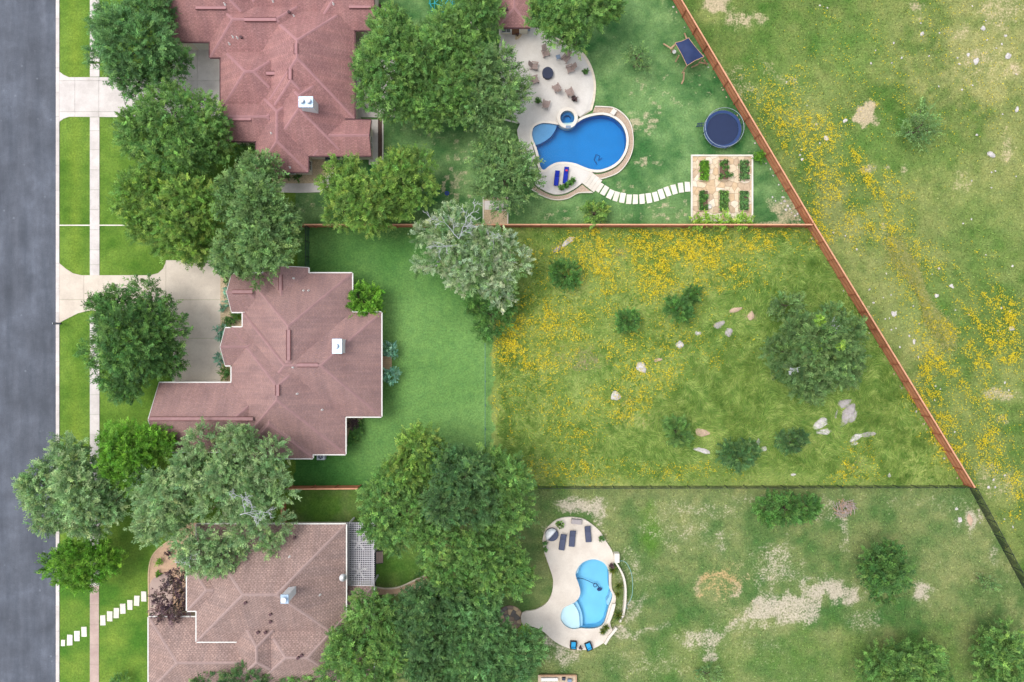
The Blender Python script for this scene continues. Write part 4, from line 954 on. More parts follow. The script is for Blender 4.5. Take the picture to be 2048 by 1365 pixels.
PAL = {  # display colours of sunlit leaf clumps
    'mid':    [(98,138,74), (84,124,66), (114,150,80)],
    'cool':   [(92,134,82), (80,120,74), (106,146,90)],
    'yellow': [(112,148,70), (96,134,62), (132,160,78), (90,126,60)],
    'fine':   [(104,138,86), (92,126,78), (118,150,94)],
    'dark':   [(80,120,64), (68,108,58), (96,134,70)],
    'blue':   [(78,114,70), (68,104,64), (92,126,76)],
    'grey':   [(122,154,108), (106,140,96), (142,168,122)],
    'lichen': [(142,166,132), (122,150,110), (160,178,150), (104,138,84)],
    'sage':   [(96,128,78), (84,116,70), (112,142,88)],
    'teal':   [(108,156,144), (92,140,128), (126,170,156)],
    'plum':   [(92,72,84), (78,60,72), (108,86,96), (84,74,70)],
    'lime':   [(134,172,70), (118,158,60), (150,184,84)],
    'shrub':  [(80,124,62), (70,112,56), (96,138,70)],
    'bright': [(92,142,44), (78,126,38), (112,160,56)],
}
TREE_N = [0]; LEAFGAIN = (1.52, 1.47, 1.32)
def crown(name, lobes, pal, parent, leaf=.165, dens=1.0, clump=.5, spray=.8, jit=.25, mat='leaf', zmin=-.3, gap=.78, seed=None, maxr=1.03, core=True):
    TREE_N[0] += 1; rs = np.random.RandomState(seed or TREE_N[0]*31+5); pals = np.array([c(*q)[:3] for q in PAL[pal]])*np.array(LEAFGAIN)
    lob = np.array(lobes); CP, CD, CR, CK = [], [], [], []
    for li, (x, y, z, rx, ry, rz) in enumerate(lob):
        ar = 4*math.pi*((rx*ry)**1.6/3+(rx*rz)**1.6/3+(ry*rz)**1.6/3)**(1/1.6)
        n = int(ar*.58*dens/(clump**2*1.15))+4
        d = rs.normal(size=(n*2, 3)); d /= np.linalg.norm(d, axis=1, keepdims=True); d = d[d[:, 2] > zmin][:n]
        rr = rs.uniform(.80, maxr, len(d))
        nz = fbm(d[:, 0]*3+x, d[:, 1]*3+d[:, 2]*2+y, 1.0, TREE_N[0], 3)
        rr *= .70+.56*nz
        p = np.array([x, y, z])+d*np.array([rx, ry, rz])*rr[:, None]
        keep = np.ones(len(p), bool)
        for lj, (x2, y2, z2, a, b, e) in enumerate(lob):
            if lj != li: keep &= (((p-[x2, y2, z2])/[a, b, e])**2).sum(1) > gap**2
        p, d = p[keep], d[keep]
        CP.append(p); CD.append(d); CK.append(np.full(len(p), rs.uniform(.88, 1.12)))
    if core:
        for (x, y, z, rx, ry, rz) in lob:
            n = int(rx*ry*3)+5; d = rs.normal(size=(n, 3)); d /= np.linalg.norm(d, axis=1, keepdims=True)
            CP.append(np.array([x, y, z])+d*np.array([rx, ry, rz])*rs.uniform(.35, .78, n)[:, None]); CD.append(d); CK.append(np.full(n, .85))
    CP = np.concatenate(CP); CD = np.concatenate(CD); CK = np.concatenate(CK); n = len(CP)
    k = max(10, int(36*(clump/.62)**2*(.25/leaf)**2*min(1.15, dens)))
    CDn = CD*.8+rs.normal(size=(n, 3))*np.array([.6, .6, .25]); CDn /= np.linalg.norm(CDn, axis=1, keepdims=True)
    cs = rs.uniform(.6, 1.25, n)*clump
    ccol = pals[rs.randint(len(pals), size=n)]*(CK*np.exp(rs.normal(size=n)*jit))[:, None]*np.stack([np.exp(rs.normal(size=n)*.07), np.ones(n), np.exp(rs.normal(size=n)*.07)], 1)
    idx = np.repeat(np.arange(n), k); m = len(idx)
    loc = rs.normal(size=(m, 3)); loc /= np.linalg.norm(loc, axis=1, keepdims=True); loc *= (rs.rand(m)**.5)[:, None]
    along = rs.uniform(-.6, 1.0+spray, m)
    P = CP[idx]+(loc*np.array([.62, .62, .5])*(1-.35*np.clip(along, 0, 1))[:, None]+CDn[idx]*(along*(.35+.5*spray))[:, None])*cs[idx][:, None]
    D = CDn[idx]*(.5+spray)+loc*.8+rs.normal(size=(m, 3))*.45; D[:, 2] -= .05; D /= np.linalg.norm(D, axis=1, keepdims=True)
    N = CD[idx]*.35+np.array([0, 0, 1.0])+rs.normal(size=(m, 3))*.4
    L = leaf*rs.uniform(.7, 1.35, m); Wd = L*rs.uniform(.42, .62, m)
    # leaf colour brightens from the base of a clump to its tips
    colr = ccol[idx]*(np.exp(rs.normal(size=m)*.13)*(.9+.16*np.clip(along, -.5, 1)))[:, None]
    return leaves_mesh(name, P, D, L, Wd, colr, MATS[mat], parent, N)

def tree(label, circ, zc, pal, name='tree', cat='tree', group=None, leaf=.165, dens=1.0, clump=.5, spray=.9, bark='bark', trunk=True, squash=.72, jit=.22, bare=0, drop=.30, split=True, gap=.78, partname='crown', zlo=-.3):
    """circ: crown lobes (x, y, radius) on the survey grid, seen at crown height zc"""
    cxs = sum(q[0]*q[2]**2 for q in circ)/sum(q[2]**2 for q in circ); cys = sum(q[1]*q[2]**2 for q in circ)/sum(q[2]**2 for q in circ)
    X, Y = U(cxs, cys, zc); root = empty(name, (X, Y, 0), label=label, cat=cat, group=group)
    rs = random.Random(sum(map(ord, label))); lobes = []
    for (px, py, r) in circ:
        R_ = r*S*(H-zc)/H*.93; dist = math.hypot(px-cxs, py-cys)*S
        z = zc-drop*dist+rs.uniform(-.3, .3)*min(1, R_/2); x, y = U(px, py, z); x -= X; y -= Y
        rz = R_*squash
        z = max(z, rz*.75+.1)
        if split and R_ > 2.0:
            lobes.append((x, y, z, R_*.76, R_*.76, rz*.8)); kk = 7
            for q in range(kk):
                a = 2*math.pi*(q+rs.uniform(-.4, .4))/kk; rr = R_*rs.uniform(.34, .54); dr = R_-rr*rs.uniform(.85, 1.0)
                lobes.append((x+math.cos(a)*dr, y+math.sin(a)*dr, z+rs.uniform(-.5, .5)*R_*.6, rr, rr, rr*.85))
            for q in range(3):
                a = rs.uniform(0, 6.28); b_ = rs.uniform(.3, .46)*R_; lobes.append((x+math.cos(a)*R_*.38, y+math.sin(a)*R_*.38, z+rz*rs.uniform(.4, .75), b_, b_, b_*.9))
        else: lobes.append((x, y, z, R_, R_*rs.uniform(.9, 1.08), rz))
    crown(partname, lobes, pal, root, leaf, dens, clump, spray, jit, gap=gap, seed=sum(map(ord, label)), zmin=zlo)
    if trunk:
        Rm = max(q[3] for q in lobes); tr = .05+.055*math.sqrt(len(circ))*Rm**.8
        zt = max(.6, zc*.55); lean = (rs.uniform(-.3, .3), rs.uniform(-.3, .3))
        MB().tube([(0, 0, -.2), (0, 0, .1), (lean[0]*.4, lean[1]*.4, zt*.5), (lean[0], lean[1], zt)], [tr*1.35, tr*1.05, tr*.9, tr*.75], 9).build('trunk', MATS[bark], root, smooth=True)
        for (px, py, r) in circ[:9]:
            x, y = U(px, py, zc); x -= X; y -= Y
            zz = zc-drop*math.hypot(x, y)
            mid = (x*.5+rs.uniform(-.4, .4), y*.5+rs.uniform(-.4, .4), zt+(zz-zt)*.6)
            MB().tube([(lean[0]*.7, lean[1]*.7, zt*.75), mid, (x, y, zz), (x*1.05+rs.uniform(-.6, .6), y*1.05+rs.uniform(-.6, .6), zz+r*S*.45)], [tr*.55, tr*.38, tr*.22, .02], 6).build('limb', MATS[bark], root, smooth=True)
    return root
def bare_branches(root, starts, seed, mat='bark_pale', z=None):
    """leafless branches breaking out above a crown; starts: (px,py,z,angle,length)"""
    r = random.Random(seed)
    for (px, py, zz, ang, ln) in starts:
        m = MB()
        def grow_(p, a, L, rad, lev):
            pts = [p]; rads = [rad]
            for k in range(4):
                a2 = a+r.uniform(-.45, .45); q = pts[-1]; pts.append((q[0]+math.cos(a2)*L/4, q[1]+math.sin(a2)*L/4, q[2]+r.uniform(-.05, .14)*L)); rads.append(rad*(1-.2*(k+1))); a = a2
                if lev and r.random() < .8: grow_(pts[-1], a+r.choice((-1, 1))*r.uniform(.5, 1.1), L*r.uniform(.4, .65), rads[-1]*.7, lev-1)
            m.tube(pts, [max(.02, q) for q in rads], 5)
        x, y = U(px, py, zz); grow_((x-root.location.x, y-root.location.y, zz), math.radians(ang), ln*.55, .05, 3)
        m.build('bare_branch', MATS[mat], root, smooth=True)

T = tree
T('spreading green tree over the pavement at top left corner', [(275,85,85),(225,55,45),(335,125,48),(265,158,42),(305,25,60),(215,110,38)], 6, 'cool')
T('green tree left of mauve house, over its driveway', [(345,235,72),(405,240,50),(290,275,58),(360,305,70),(425,290,42),(330,195,34)], 7, 'mid')
T('yellowish green tree over front lawn left of mauve house', [(295,395,66),(372,420,80),(325,345,55),(390,490,42),(290,440,42),(330,470,45)], 6.5, 'yellow')
T('feathery green tree overhanging the corner of the rose roofed house', [(500,400,70),(530,480,68),(470,510,50),(520,345,42),(560,445,42),(520,540,32)], 7.5, 'fine', spray=.9, leaf=.2)
T('left yellow green tree above the cedar fence by mauve house', [(690,368,52),(735,405,60),(682,425,38),(740,448,24)], 5.5, 'yellow')
T('right yellow green tree above the cedar fence by mauve house', [(800,350,52),(838,378,38),(785,405,48),(835,335,36)], 5.5, 'yellow')
T('large dark green oak right of the mauve house', [(790,115,70),(762,180,54),(850,105,62),(780,55,42),(815,205,45),(745,130,40)], 7, 'mid')
T('oak between mauve house and pool patio', [(895,165,62),(900,70,58),(860,215,48),(930,110,45),(925,215,45)], 6.5, 'mid')
T('pale leaved oak overhanging left edge of pool patio', [(990,150,55),(1012,195,45),(960,215,48),(945,150,42),(1035,165,24)], 6, 'fine', dens=.85)
T('thin leaved tree overhanging left end of the blue pool', [(990,290,42),(1030,330,48),(1000,360,52),(1052,368,36),(1012,398,36),(968,325,28)], 5.5, 'fine', dens=.72, leaf=.2)
T('small dark tree left of the pool house', [(958,12,46),(978,58,24),(935,5,28)], 5, 'mid')
T('large tree at top edge shading the patio', [(1100,28,46),(1150,18,58),(1210,5,44),(1120,78,26),(1152,86,22)], 6.5, 'mid')
T('small thin tree standing alone on the lawn near the play set', [(1275,118,22),(1262,108,12),(1290,132,13),(1283,104,12)], 2.4, 'fine', dens=.6, leaf=.2, clump=.4)
T('bright lime shrub below the slab path', [(1190,428,20),(1178,421,11),(1203,420,11)], 1.4, 'yellow', name='shrub', cat='shrub', leaf=.22, clump=.42)
T('round dark green tree between the street and tan driveway', [(265,680,84),(228,622,50),(312,640,55),(198,705,36),(250,765,44),(328,712,44),(290,592,36),(222,745,38),(345,665,30)], 6.5, 'dark', jit=.26)
T('green tree over front lawn below the tan garage roof', [(262,898,52),(308,888,42),(240,925,40),(275,955,42),(225,880,28)], 6, 'bright')
T('pale green oak leaning over the street', [(140,925,56),(86,978,50),(168,985,68),(105,1022,44),(180,1034,44),(224,1000,40)], 6.5, 'grey')
T('round bright green tree over kerb below the pale oak', [(152,1127,52),(202,1116,40),(120,1132,32),(172,1152,32)], 4.5, 'bright', jit=.26)
t15 = T('large grey green oak between rose and brown roofed houses', [(408,885,40),(478,885,42),(545,908,36),(378,945,42),(450,955,48),(528,960,48),(562,985,28),(348,978,38),(430,1010,38),(500,1010,45),(548,1050,34),(542,1088,24),(482,1060,32)], 9, 'grey')
T('grey green oak over front lawn left of the brown roofed house', [(325,990,50),(310,1045,42),(290,965,34),(350,1030,42)], 7, 'grey')
t16 = T('sparse grey oak above the entrance of brown roofed house', [(400,1105,46),(445,1112,42),(378,1085,32),(470,1110,22)], 7.2, 'grey', dens=.8)
T('purple leaved plum tree beside the front door of brown roofed house', [(345,1195,34),(358,1150,20),(335,1222,24),(355,1215,22)], 3.4, 'plum', leaf=.22, dens=.8, clump=.5)
T('yellow green tree at the top of the big clump below mown lawn', [(842,895,50),(872,925,46),(812,938,40)], 7.5, 'yellow')
T('mid green tree beside the pergola, left of the big clump', [(768,1000,52),(800,955,48),(760,1050,40),(818,1030,54),(790,1078,32)], 7, 'mid')
T('dark bluish tree in the heart of the big clump', [(930,950,58),(900,1000,54),(950,1005,50),(890,920,34)], 9, 'blue')
T('olive tree on the meadow side of the big clump', [(1010,955,50),(1022,1015,50),(1000,1068,38),(975,925,36)], 8, 'mid')
T('broad green tree between the pergola and lower pool', [(890,1090,64),(960,1105,64),(905,1150,50),(1000,1138,54),(1030,1150,42),(965,1175,38)], 8, 'mid', jit=.25)
T('green tree over the right side of the brown roof', [(740,1238,56),(702,1300,52),(782,1290,54),(742,1345,52),(672,1340,34)], 8, 'mid')
T('tall dark tree right of the brown house, below the dirt path', [(850,1212,52),(895,1190,44),(862,1278,58),(818,1230,38),(850,1335,50)], 8.5, 'blue')
T('green tree left of the flagstone circle', [(920,1240,52),(962,1200,44),(940,1300,50),(905,1345,52),(965,1255,40)], 8, 'cool')
T('dull green tree below the flagstone circle', [(1000,1290,48),(1042,1310,44),(1012,1350,46),(975,1345,40),(1062,1282,24)], 7, 'cool')
T('row of low green foliage at bottom edge under the brown roof', [(420,1362,30),(500,1358,38),(560,1362,30),(470,1366,30)], 5, 'blue')
T('small green tree at bottom edge right of the brown roof', [(610,1368,30),(645,1360,26)], 5, 'mid')
t20 = T('silvery lichen covered oak standing at the cedar fence', [(900,478,58),(852,470,30),(980,500,55),(1030,522,34),(872,522,28),(930,548,45),(992,562,40),(1000,592,26),(842,532,16),(915,435,34),(1008,490,24)], 6.5, 'lichen', dens=.95, bark='bark_pale', jit=.2)
bare_branches(t20, [(918,478,8.1,150,5.5),(918,478,8.1,75,4.5),(915,490,8.0,215,5.0),(985,500,7.2,50,3.0)], 4)
bare_branches(t15, [(480,1030,10.8,20,4.0),(490,1025,10.8,80,3.0)], 9)
bare_branches(t16, [(395,1108,8.5,200,2.5)], 10)
T('dark green shrubs under the foot of the silvery oak', [(990,640,34),(952,608,24),(1008,605,24),(970,660,20)], 2.6, 'shrub', name='shrub', cat='shrub', leaf=.2, clump=.5)
T('round bright glossy bush at corner of the rose roofed house', [(729,603,33),(714,590,20),(744,592,20),(718,620,20),(745,616,20)], 2.8, 'bright', name='bush', cat='bush', clump=.4, dens=1.5)
SH = dict(name='shrub', cat='shrub', group='shrubs in the flowery meadow', leaf=.16, clump=.42, dens=1.5)
T('round dark shrub below the white rock outcrop', [(1130,550,27),(1115,540,15),(1146,560,15)], 1.7, 'shrub', **SH)
T('dark shrub in the meadow, lower of a touching pair', [(1358,618,22),(1345,608,13),(1370,628,13)], 1.6, 'shrub', **SH)
T('smaller shrub in the meadow, upper of a touching pair', [(1382,592,15),(1390,584,10)], 1.2, 'shrub', **SH)
T('small bushy shrub among yellow flowers, left of the touching pair', [(1255,642,20),(1248,650,12),(1264,634,12)], 1.4, 'shrub', **SH)
T('loose green shrub above the small white flat rock', [(1355,862,25),(1345,850,14),(1366,876,14)], 1.5, 'mid', **SH)
T('wide dark shrub near the black wire fence', [(1462,906,24),(1492,904,24),(1478,918,20)], 1.6, 'blue', **SH)
T('compact dark shrub beside the pale meadow rocks', [(1580,884,22),(1598,878,15),(1568,880,14)], 1.5, 'blue', **SH)
t21 = T('large grey green oak standing in the meadow', [(1640,690,62),(1590,722,50),(1682,728,48),(1622,768,42),(1556,702,30),(1692,662,36),(1660,640,32),(1600,670,42)], 4.2, 'sage', dens=1.15)
T('low grey shrub at upper left of the meadow oak', [(1572,612,24),(1555,622,15),(1590,604,15)], 1.6, 'sage', name='shrub', cat='shrub', leaf=.22, clump=.42)
bare_branches(t21, [(1650,662,5.4,30,2.2),(1600,735,5.0,180,1.8)], 12)
for lab, px, py in (('yellow mistletoe tuft highest on the meadow oak', 1640, 642), ('yellow mistletoe tuft in the middle of meadow oak', 1632, 694), ('yellow mistletoe tuft at right on the meadow oak', 1681, 691)):
    x, y = U(px, py, 6.2); r_ = empty('mistletoe', (x, y, 6.0), label=lab, cat='mistletoe', group='mistletoe on the meadow oak'); crown('leaves', [(0, 0, 0, .5, .5, .4)], 'lime', r_, .2, 1, .3, .3)
T('feathery tree standing alone in the open field', [(1835,258,26),(1850,240,20),(1860,262,18),(1815,265,18),(1838,275,18),(1845,225,14)], 2.6, 'fine', dens=.62, leaf=.2, spray=1.3, clump=.5)
T('double dark shrub just below the black wire fence', [(1540,1012,30),(1572,1020,28),(1605,1018,30),(1625,1010,18),(1540,1035,18)], 2.0, 'shrub', name='shrub', cat='shrub', clump=.45, dens=1.4)
T('round dark tree alone in the lower right yard', [(1768,1142,44),(1748,1118,26),(1790,1150,30),(1768,1178,26),(1782,1112,24),(1740,1145,24),(1778,1098,18)], 4.2, 'dark', dens=1.2)
T('small pale sapling left of the slanting black fence', [(1975,1165,16),(1968,1158,10),(1982,1172,9)], 1.5, 'fine', leaf=.18, dens=.6, clump=.36)
T('wide green tree at the bottom edge, right half', [(1800,1325,44),(1755,1330,38),(1850,1325,40),(1800,1360,42),(1880,1350,30),(1735,1355,28)], 4, 'mid', dens=.9)
T('green tree filling the bottom right corner', [(2000,1300,42),(1968,1285,26),(2030,1330,44),(2010,1270,28),(1985,1345,38)], 4, 'mid', dens=.9)
T('low weedy shrub at the bottom edge, lower right yard', [(1420,1352,22),(1405,1345,12)], 1.2, 'fine', name='shrub', cat='shrub', leaf=.2, dens=.6, clump=.4)
T('small round shrub at bottom edge on the front lawn', [(240,1360,14)], 1.2, 'dark', name='shrub', cat='shrub', leaf=.18, clump=.4, trunk=False)
T('tiny yellow flowering shrub by the flagstone circle', [(1047,1262,9),(1052,1270,7)], 1.0, 'lime', name='shrub', cat='shrub', leaf=.16, clump=.3, trunk=False)
T('small round shrub on the dirt path behind the pergola', [(838,1158,10)], .8, 'dark', name='shrub', cat='shrub', leaf=.16, clump=.3, trunk=False)
FS = dict(name='shrub', cat='shrub', leaf=.15, clump=.3, trunk=False)
T('dark shrub at the top of the driveway bed', [(452,553,10),(457,546,7)], 1.2, 'dark', **FS)
T('blue green juniper strip along the driveway bed', [(456,576,5),(456,590,6),(458,605,6),(446,616,4)], .8, 'teal', **FS)
T('green hedge running diagonally into the entrance notch', [(449,652,6),(457,645,7),(465,636,7),(472,629,5)], .9, 'dark', **FS)
T('blue green round shrub above the second driveway gable', [(441,662,9),(442,673,8)], .9, 'teal', **FS)
T('blue green round shrub below the second driveway gable', [(440,717,9),(441,724,7)], .9, 'teal', **FS)
T('small green shrub beside the garage corner', [(449,742,7),(449,752,6)], .8, 'dark', **FS)
T('blue grey cushion shrub above the back door steps', [(780,698,14),(788,706,9)], 1.2, 'teal', **FS)
T('blue grey cushion shrub below the back door steps', [(780,752,14),(790,745,9)], 1.2, 'teal', **FS)
T('dark purple shrub in the notch at back of the rose roofed house', [(702,846,8),(710,848,6)], .9, 'plum', **FS)
T('low green hedge beside the notch at back of the rose house', [(714,866,9),(706,880,8),(722,850,8)], .7, 'shrub', **FS)
T('tiny shrub in gravel bed, leftmost of three', [(551,351,4)], .5, 'dark', **FS); T('tiny shrub in gravel bed, middle of three', [(574,352,4)], .5, 'dark', **FS); T('tiny shrub in gravel bed, rightmost of three', [(594,354,5)], .5, 'dark', **FS)
T('rusty small bush in sandy bed beside the plum tree', [(338,1108,5)], .5, 'plum', **FS); T('small yellow green tuft in the sandy bed', [(318,1124,4)], .4, 'bright', **FS); T('tiny green tuft at edge of the sandy bed', [(316,1150,3)], .3, 'bright', **FS)
T('leafy green shrub against the mauve house porch', [(490,310,20),(505,330,18),(515,300,12)], 2.2, 'dark', **FS)
for i, (px, pr) in enumerate(((1402, 13), (1445, 13), (1484, 13))):
    T('bright lime vine on the cedar fence below the %s vegetable bed' % ['left', 'middle', 'right'][i], [(px, 441, pr), (px-12, 444, 8), (px+12, 443, 9)], 1.3, 'lime', name='vine', cat='vine', leaf=.2, clump=.34, trunk=False)
T('low weeds beside the garden patio', [(1517,318,9),(1524,310,6)], .4, 'bright', **FS)
for i, (px, py, r) in enumerate(((1226,1141,11), (1238,1174,11), (1236,1190,7), (1238,1232,15), (1212,1256,9), (1206,1264,8))):
    # spiky palm-like plants behind the lower pool
    x, y = U(px, py, .6); R_ = r*S; rs = np.random.RandomState(50+i); n = int(60+R_*90)
    e = empty('spiky_plant', (x, y, .1), label=['spiky plant at the top of curved wall', 'spiky plant in the middle of curved wall', 'small spiky plant below the middle of curved wall', 'large yellow green spiky plant at foot of curved wall', 'green spiky plant at lower right corner of pool', 'small green spiky plant nearest the lower deck corner'][i], cat='plant', group='spiky plants behind the lower pool')
    a = rs.uniform(0, 6.28, n); el = rs.uniform(.1, 1.2, n); D = np.stack([np.cos(a)*np.cos(el), np.sin(a)*np.cos(el), np.sin(el)], 1)
    P = D*.05; P[:, 2] += .3; col_ = np.array([c(*q)[:3] for q in ((84,124,52), (128,146,62), (66,106,50), (150,150,70))])[rs.randint(4, size=n)]
    leaves_mesh('leaves', P, D, np.full(n, R_)*rs.uniform(.7, 1.25, n), np.full(n, .09), col_, MATS['leaf'], e, np.tile([0, 0, 1.0], (n, 1))+rs.normal(size=(n, 3))*.3)

# ------------------------------------------------------------------ meadow flowers, long grass, weeds
rs = np.random.RandomState(3)
def scatter(n, dens_fn, x0=960, x1=2080, y0=-40, y1=1400):
    px = rs.uniform(x0, x1, n); py = rs.uniform(y0, y1, n); k = rs.rand(n) < dens_fn(px, py); return px[k], py[k]
def zground(px, py):
    i = np.clip(((px-gx[0])/STEP).astype(int), 0, nx-1); j = np.clip(((py-gy[0])/STEP).astype(int), 0, ny-1); return GZ[j, i]
FENCEFREE = lambda px, py: (inpoly(px, py, MEADOW) | inpoly(px, py, FIELD)) & ~((np.abs(py-453) < 5) & (px < 1625))
def fdens(px, py):
    w = blob(px, py, FLOWER, 11); x = px*S; y = py*S
    cl = np.clip(fbm(x, y, 2.2, 71, 3)*2.1-.5, 0.1, 1)*np.clip(fbm(x, y, .42, 72, 2)*2.6-.8, 0.05, 1.2)*.85
    ca, sa = .52, .854; u_ = px*S*ca+py*S*sa; v_ = -px*S*sa+py*S*ca
    st_ = np.clip(fbm(u_/4.5, v_, 1.1, 73, 3)*2.8-.9, .08, 1.2); cl = np.where(inpoly(px, py, FIELD), st_*np.clip(fbm(x, y, .42, 72, 2)*2.6-.8, 0.05, 1.2)*.85, cl)
    return w*cl*FENCEFREE(px, py)*np.where(inpoly(px, py, FIELD), .95, 1)
px, py = scatter(1300000, fdens)
z = zground(px, py)+rs.uniform(.3, .6, len(px)); x = (px-1024)*S*(H-z)/H; y = (682.5-py)*S*(H-z)/H
n = len(px); a = rs.uniform(0, 6.28, n); D = np.stack([np.cos(a), np.sin(a), rs.normal(size=n)*.25], 1); L = rs.uniform(.06, .155, n)
fc_ = np.array([c(*q)[:3] for q in ((248,226,34), (244,212,26), (244,226,74), (210,188,40))])[rs.randint(4, size=n)]
fld = inpoly(px, py, FIELD); fc_[fld] = np.array([c(*q)[:3] for q in ((244,218,30), (228,204,36))])[rs.randint(2, size=fld.sum())]
fo = leaves_mesh('wildflowers', np.stack([x, y, z], 1), D, L, L*.85, fc_, MATS['petal'], None, np.tile([0, 0, 1.0], (n, 1))+rs.normal(size=(n, 3))*.35, quad=True)
tag(fo, 'thousands of yellow wildflowers scattered over meadow and field', 'wildflowers', kind='stuff')

LONG = [(1500,790,180,120,1),(1640,560,130,70,.9),(1740,850,120,90,1),(1020,800,50,130,.9),(1600,880,120,50,.8),(1430,700,140,80,.7),(1700,640,80,100,.8),(1250,890,200,50,.6),(1060,600,60,60,.6),(1480,560,80,40,.5)]
def gdens(px, py):
    m = inpoly(px, py, MEADOW); w = blob(px, py, LONG, 21)
    return np.where(m, .30+.70*w, 0)*(px > 982+fbm(px*S, py*S, 1.0, 87, 2)*26)
px, py = scatter(200000, gdens, 972, 1940, 456, 970)
n = len(px); x = (px-1024)*S; y = (682.5-py)*S; z = zground(px, py)
ang = fbm(x, y, 4.5, 91, 3)*14+rs.normal(size=n)*.45; el = rs.uniform(.12, .7, n)
D = np.stack([np.cos(ang)*np.cos(el), np.sin(ang)*np.cos(el), np.sin(el)], 1); w = blob(px, py, LONG, 21)
L = rs.uniform(.25, .55, n)*(1+.7*w); lock = fbm(x, y, .55, 92, 3)
pg_ = np.array([c(*q)[:3] for q in ((104,138,60), (146,168,88), (86,124,52), (170,184,108), (126,152,72))])
ii = np.clip((lock*5+rs.normal(size=n)*.9), 0, 4.99).astype(int); order = np.array([2, 0, 4, 1, 3])
gcol = 1.45*pg_[order[ii]]*np.exp(rs.normal(size=(n, 1))*.12)
go_ = leaves_mesh('meadow_grass', np.stack([x, y, z], 1), D, L, np.full(n, .05)*rs.uniform(.7, 1.5, n), gcol, MATS['blade'], None, np.tile([0, 0, 1.0], (n, 1))+rs.normal(size=(n, 3))*.25)
tag(go_, 'long pale green grass swirling through the meadow', 'grass', kind='stuff')
# short weeds of field and lower yard
def wdens(px, py):
    f = inpoly(px, py, FIELD) | inpoly(px, py, LOWER)
    i = np.clip(((px-gx[0])/STEP).astype(int), 0, nx-1); j = np.clip(((py-gy[0])/STEP).astype(int), 0, ny-1)
    return f*np.clip(.75-GB[j, i]*1.3, 0.03, .75)*np.where(((px-1150)/80)**2+((py-1165)/140)**2 < 1, 0, 1)*(px > 1075)
px, py = scatter(260000, wdens, 1075, 2080, -40, 1400)
n = len(px); x = (px-1024)*S; y = (682.5-py)*S; z = zground(px, py)
a = rs.uniform(0, 6.28, n)+fbm(x, y, 6, 95, 2)*6; el = rs.uniform(.1, .8, n); D = np.stack([np.cos(a)*np.cos(el), np.sin(a)*np.cos(el), np.sin(el)], 1)
i = np.clip(((px-gx[0])/STEP).astype(int), 0, nx-1); j = np.clip(((py-gy[0])/STEP).astype(int), 0, ny-1)
wc = 1.35*GC[j, i]*np.exp(rs.normal(size=(n, 1))*.4)*np.array([1.05, 1.0, .95])
wo_ = leaves_mesh('field_weeds', np.stack([x, y, z], 1), D, rs.uniform(.12, .3, n), rs.uniform(.04, .09, n), wc, MATS['blade'], None, np.tile([0, 0, 1.0], (n, 1))+rs.normal(size=(n, 3))*.3)
tag(wo_, 'short rough grass and weeds of field and lower yard', 'weeds', kind='stuff')
# windrow of cut dry grass in the field
t = rs.rand(16000); px = 1785+t*112+rs.normal(size=16000)*(7+5*np.sin(t*9)); py = 480+t*212+rs.normal(size=16000)*7+np.sin(t*12)*6
n = len(px); h_ = np.exp(-((px-(1785+t*112))/12)**2)*.35; z = h_*rs.rand(n); x = (px-1024)*S; y = (682.5-py)*S; a = rs.uniform(0, 6.28, n)
D = np.stack([np.cos(a), np.sin(a), rs.normal(size=n)*.25], 1); pc = 1.35*np.array([c(*q)[:3] for q in ((172,172,108), (146,152,82), (122,140,68), (190,184,126))])[rs.randint(4, size=n)]
tag(leaves_mesh('hay_windrow', np.stack([x, y, z], 1), D, rs.uniform(.3, .7, n), np.full(n, .045), pc, MATS['blade'], None, np.tile([0, 0, 1.0], (n, 1))), 'long heap of cut dry grass lying in the field', 'hay', kind='stuff')

# ------------------------------------------------------------------ rocks
def rock(px, py, w, h, rot, mat, label, group=None, flat_=.2, seed=0, zoff=0):
    r = np.random.RandomState(seed+int(px*7+py)); bm = bmesh.new(); bmesh.ops.create_icosphere(bm, subdivisions=2 if w > 5 else 1, radius=1)
    ph = r.uniform(0, 6, 6)
    for v in bm.verts:
        p = v.co; f = 1+.16*math.sin(p.x*3+ph[0])+.14*math.sin(p.y*3.5+ph[1])+.1*math.sin(p.z*5+p.x*4+ph[2])+r.uniform(-.07, .07)
        v.co = Vector((p.x*f*w*S/2, p.y*f*h*S/2, max(-.5, p.z*f)*min(w, h)*S*flat_))
    me = bpy.data.meshes.new('rock'); bm.to_mesh(me); bm.free(); me.materials.append(MATS[mat])
    o = bpy.data.objects.new('rock', me); COL.objects.link(o); o.location = (*U(px, py), zoff+.02); o.rotation_euler = (0, 0, math.radians(-rot)); tag(o, label, 'rock', group); return o
RG = 'rocks lying in the meadow'
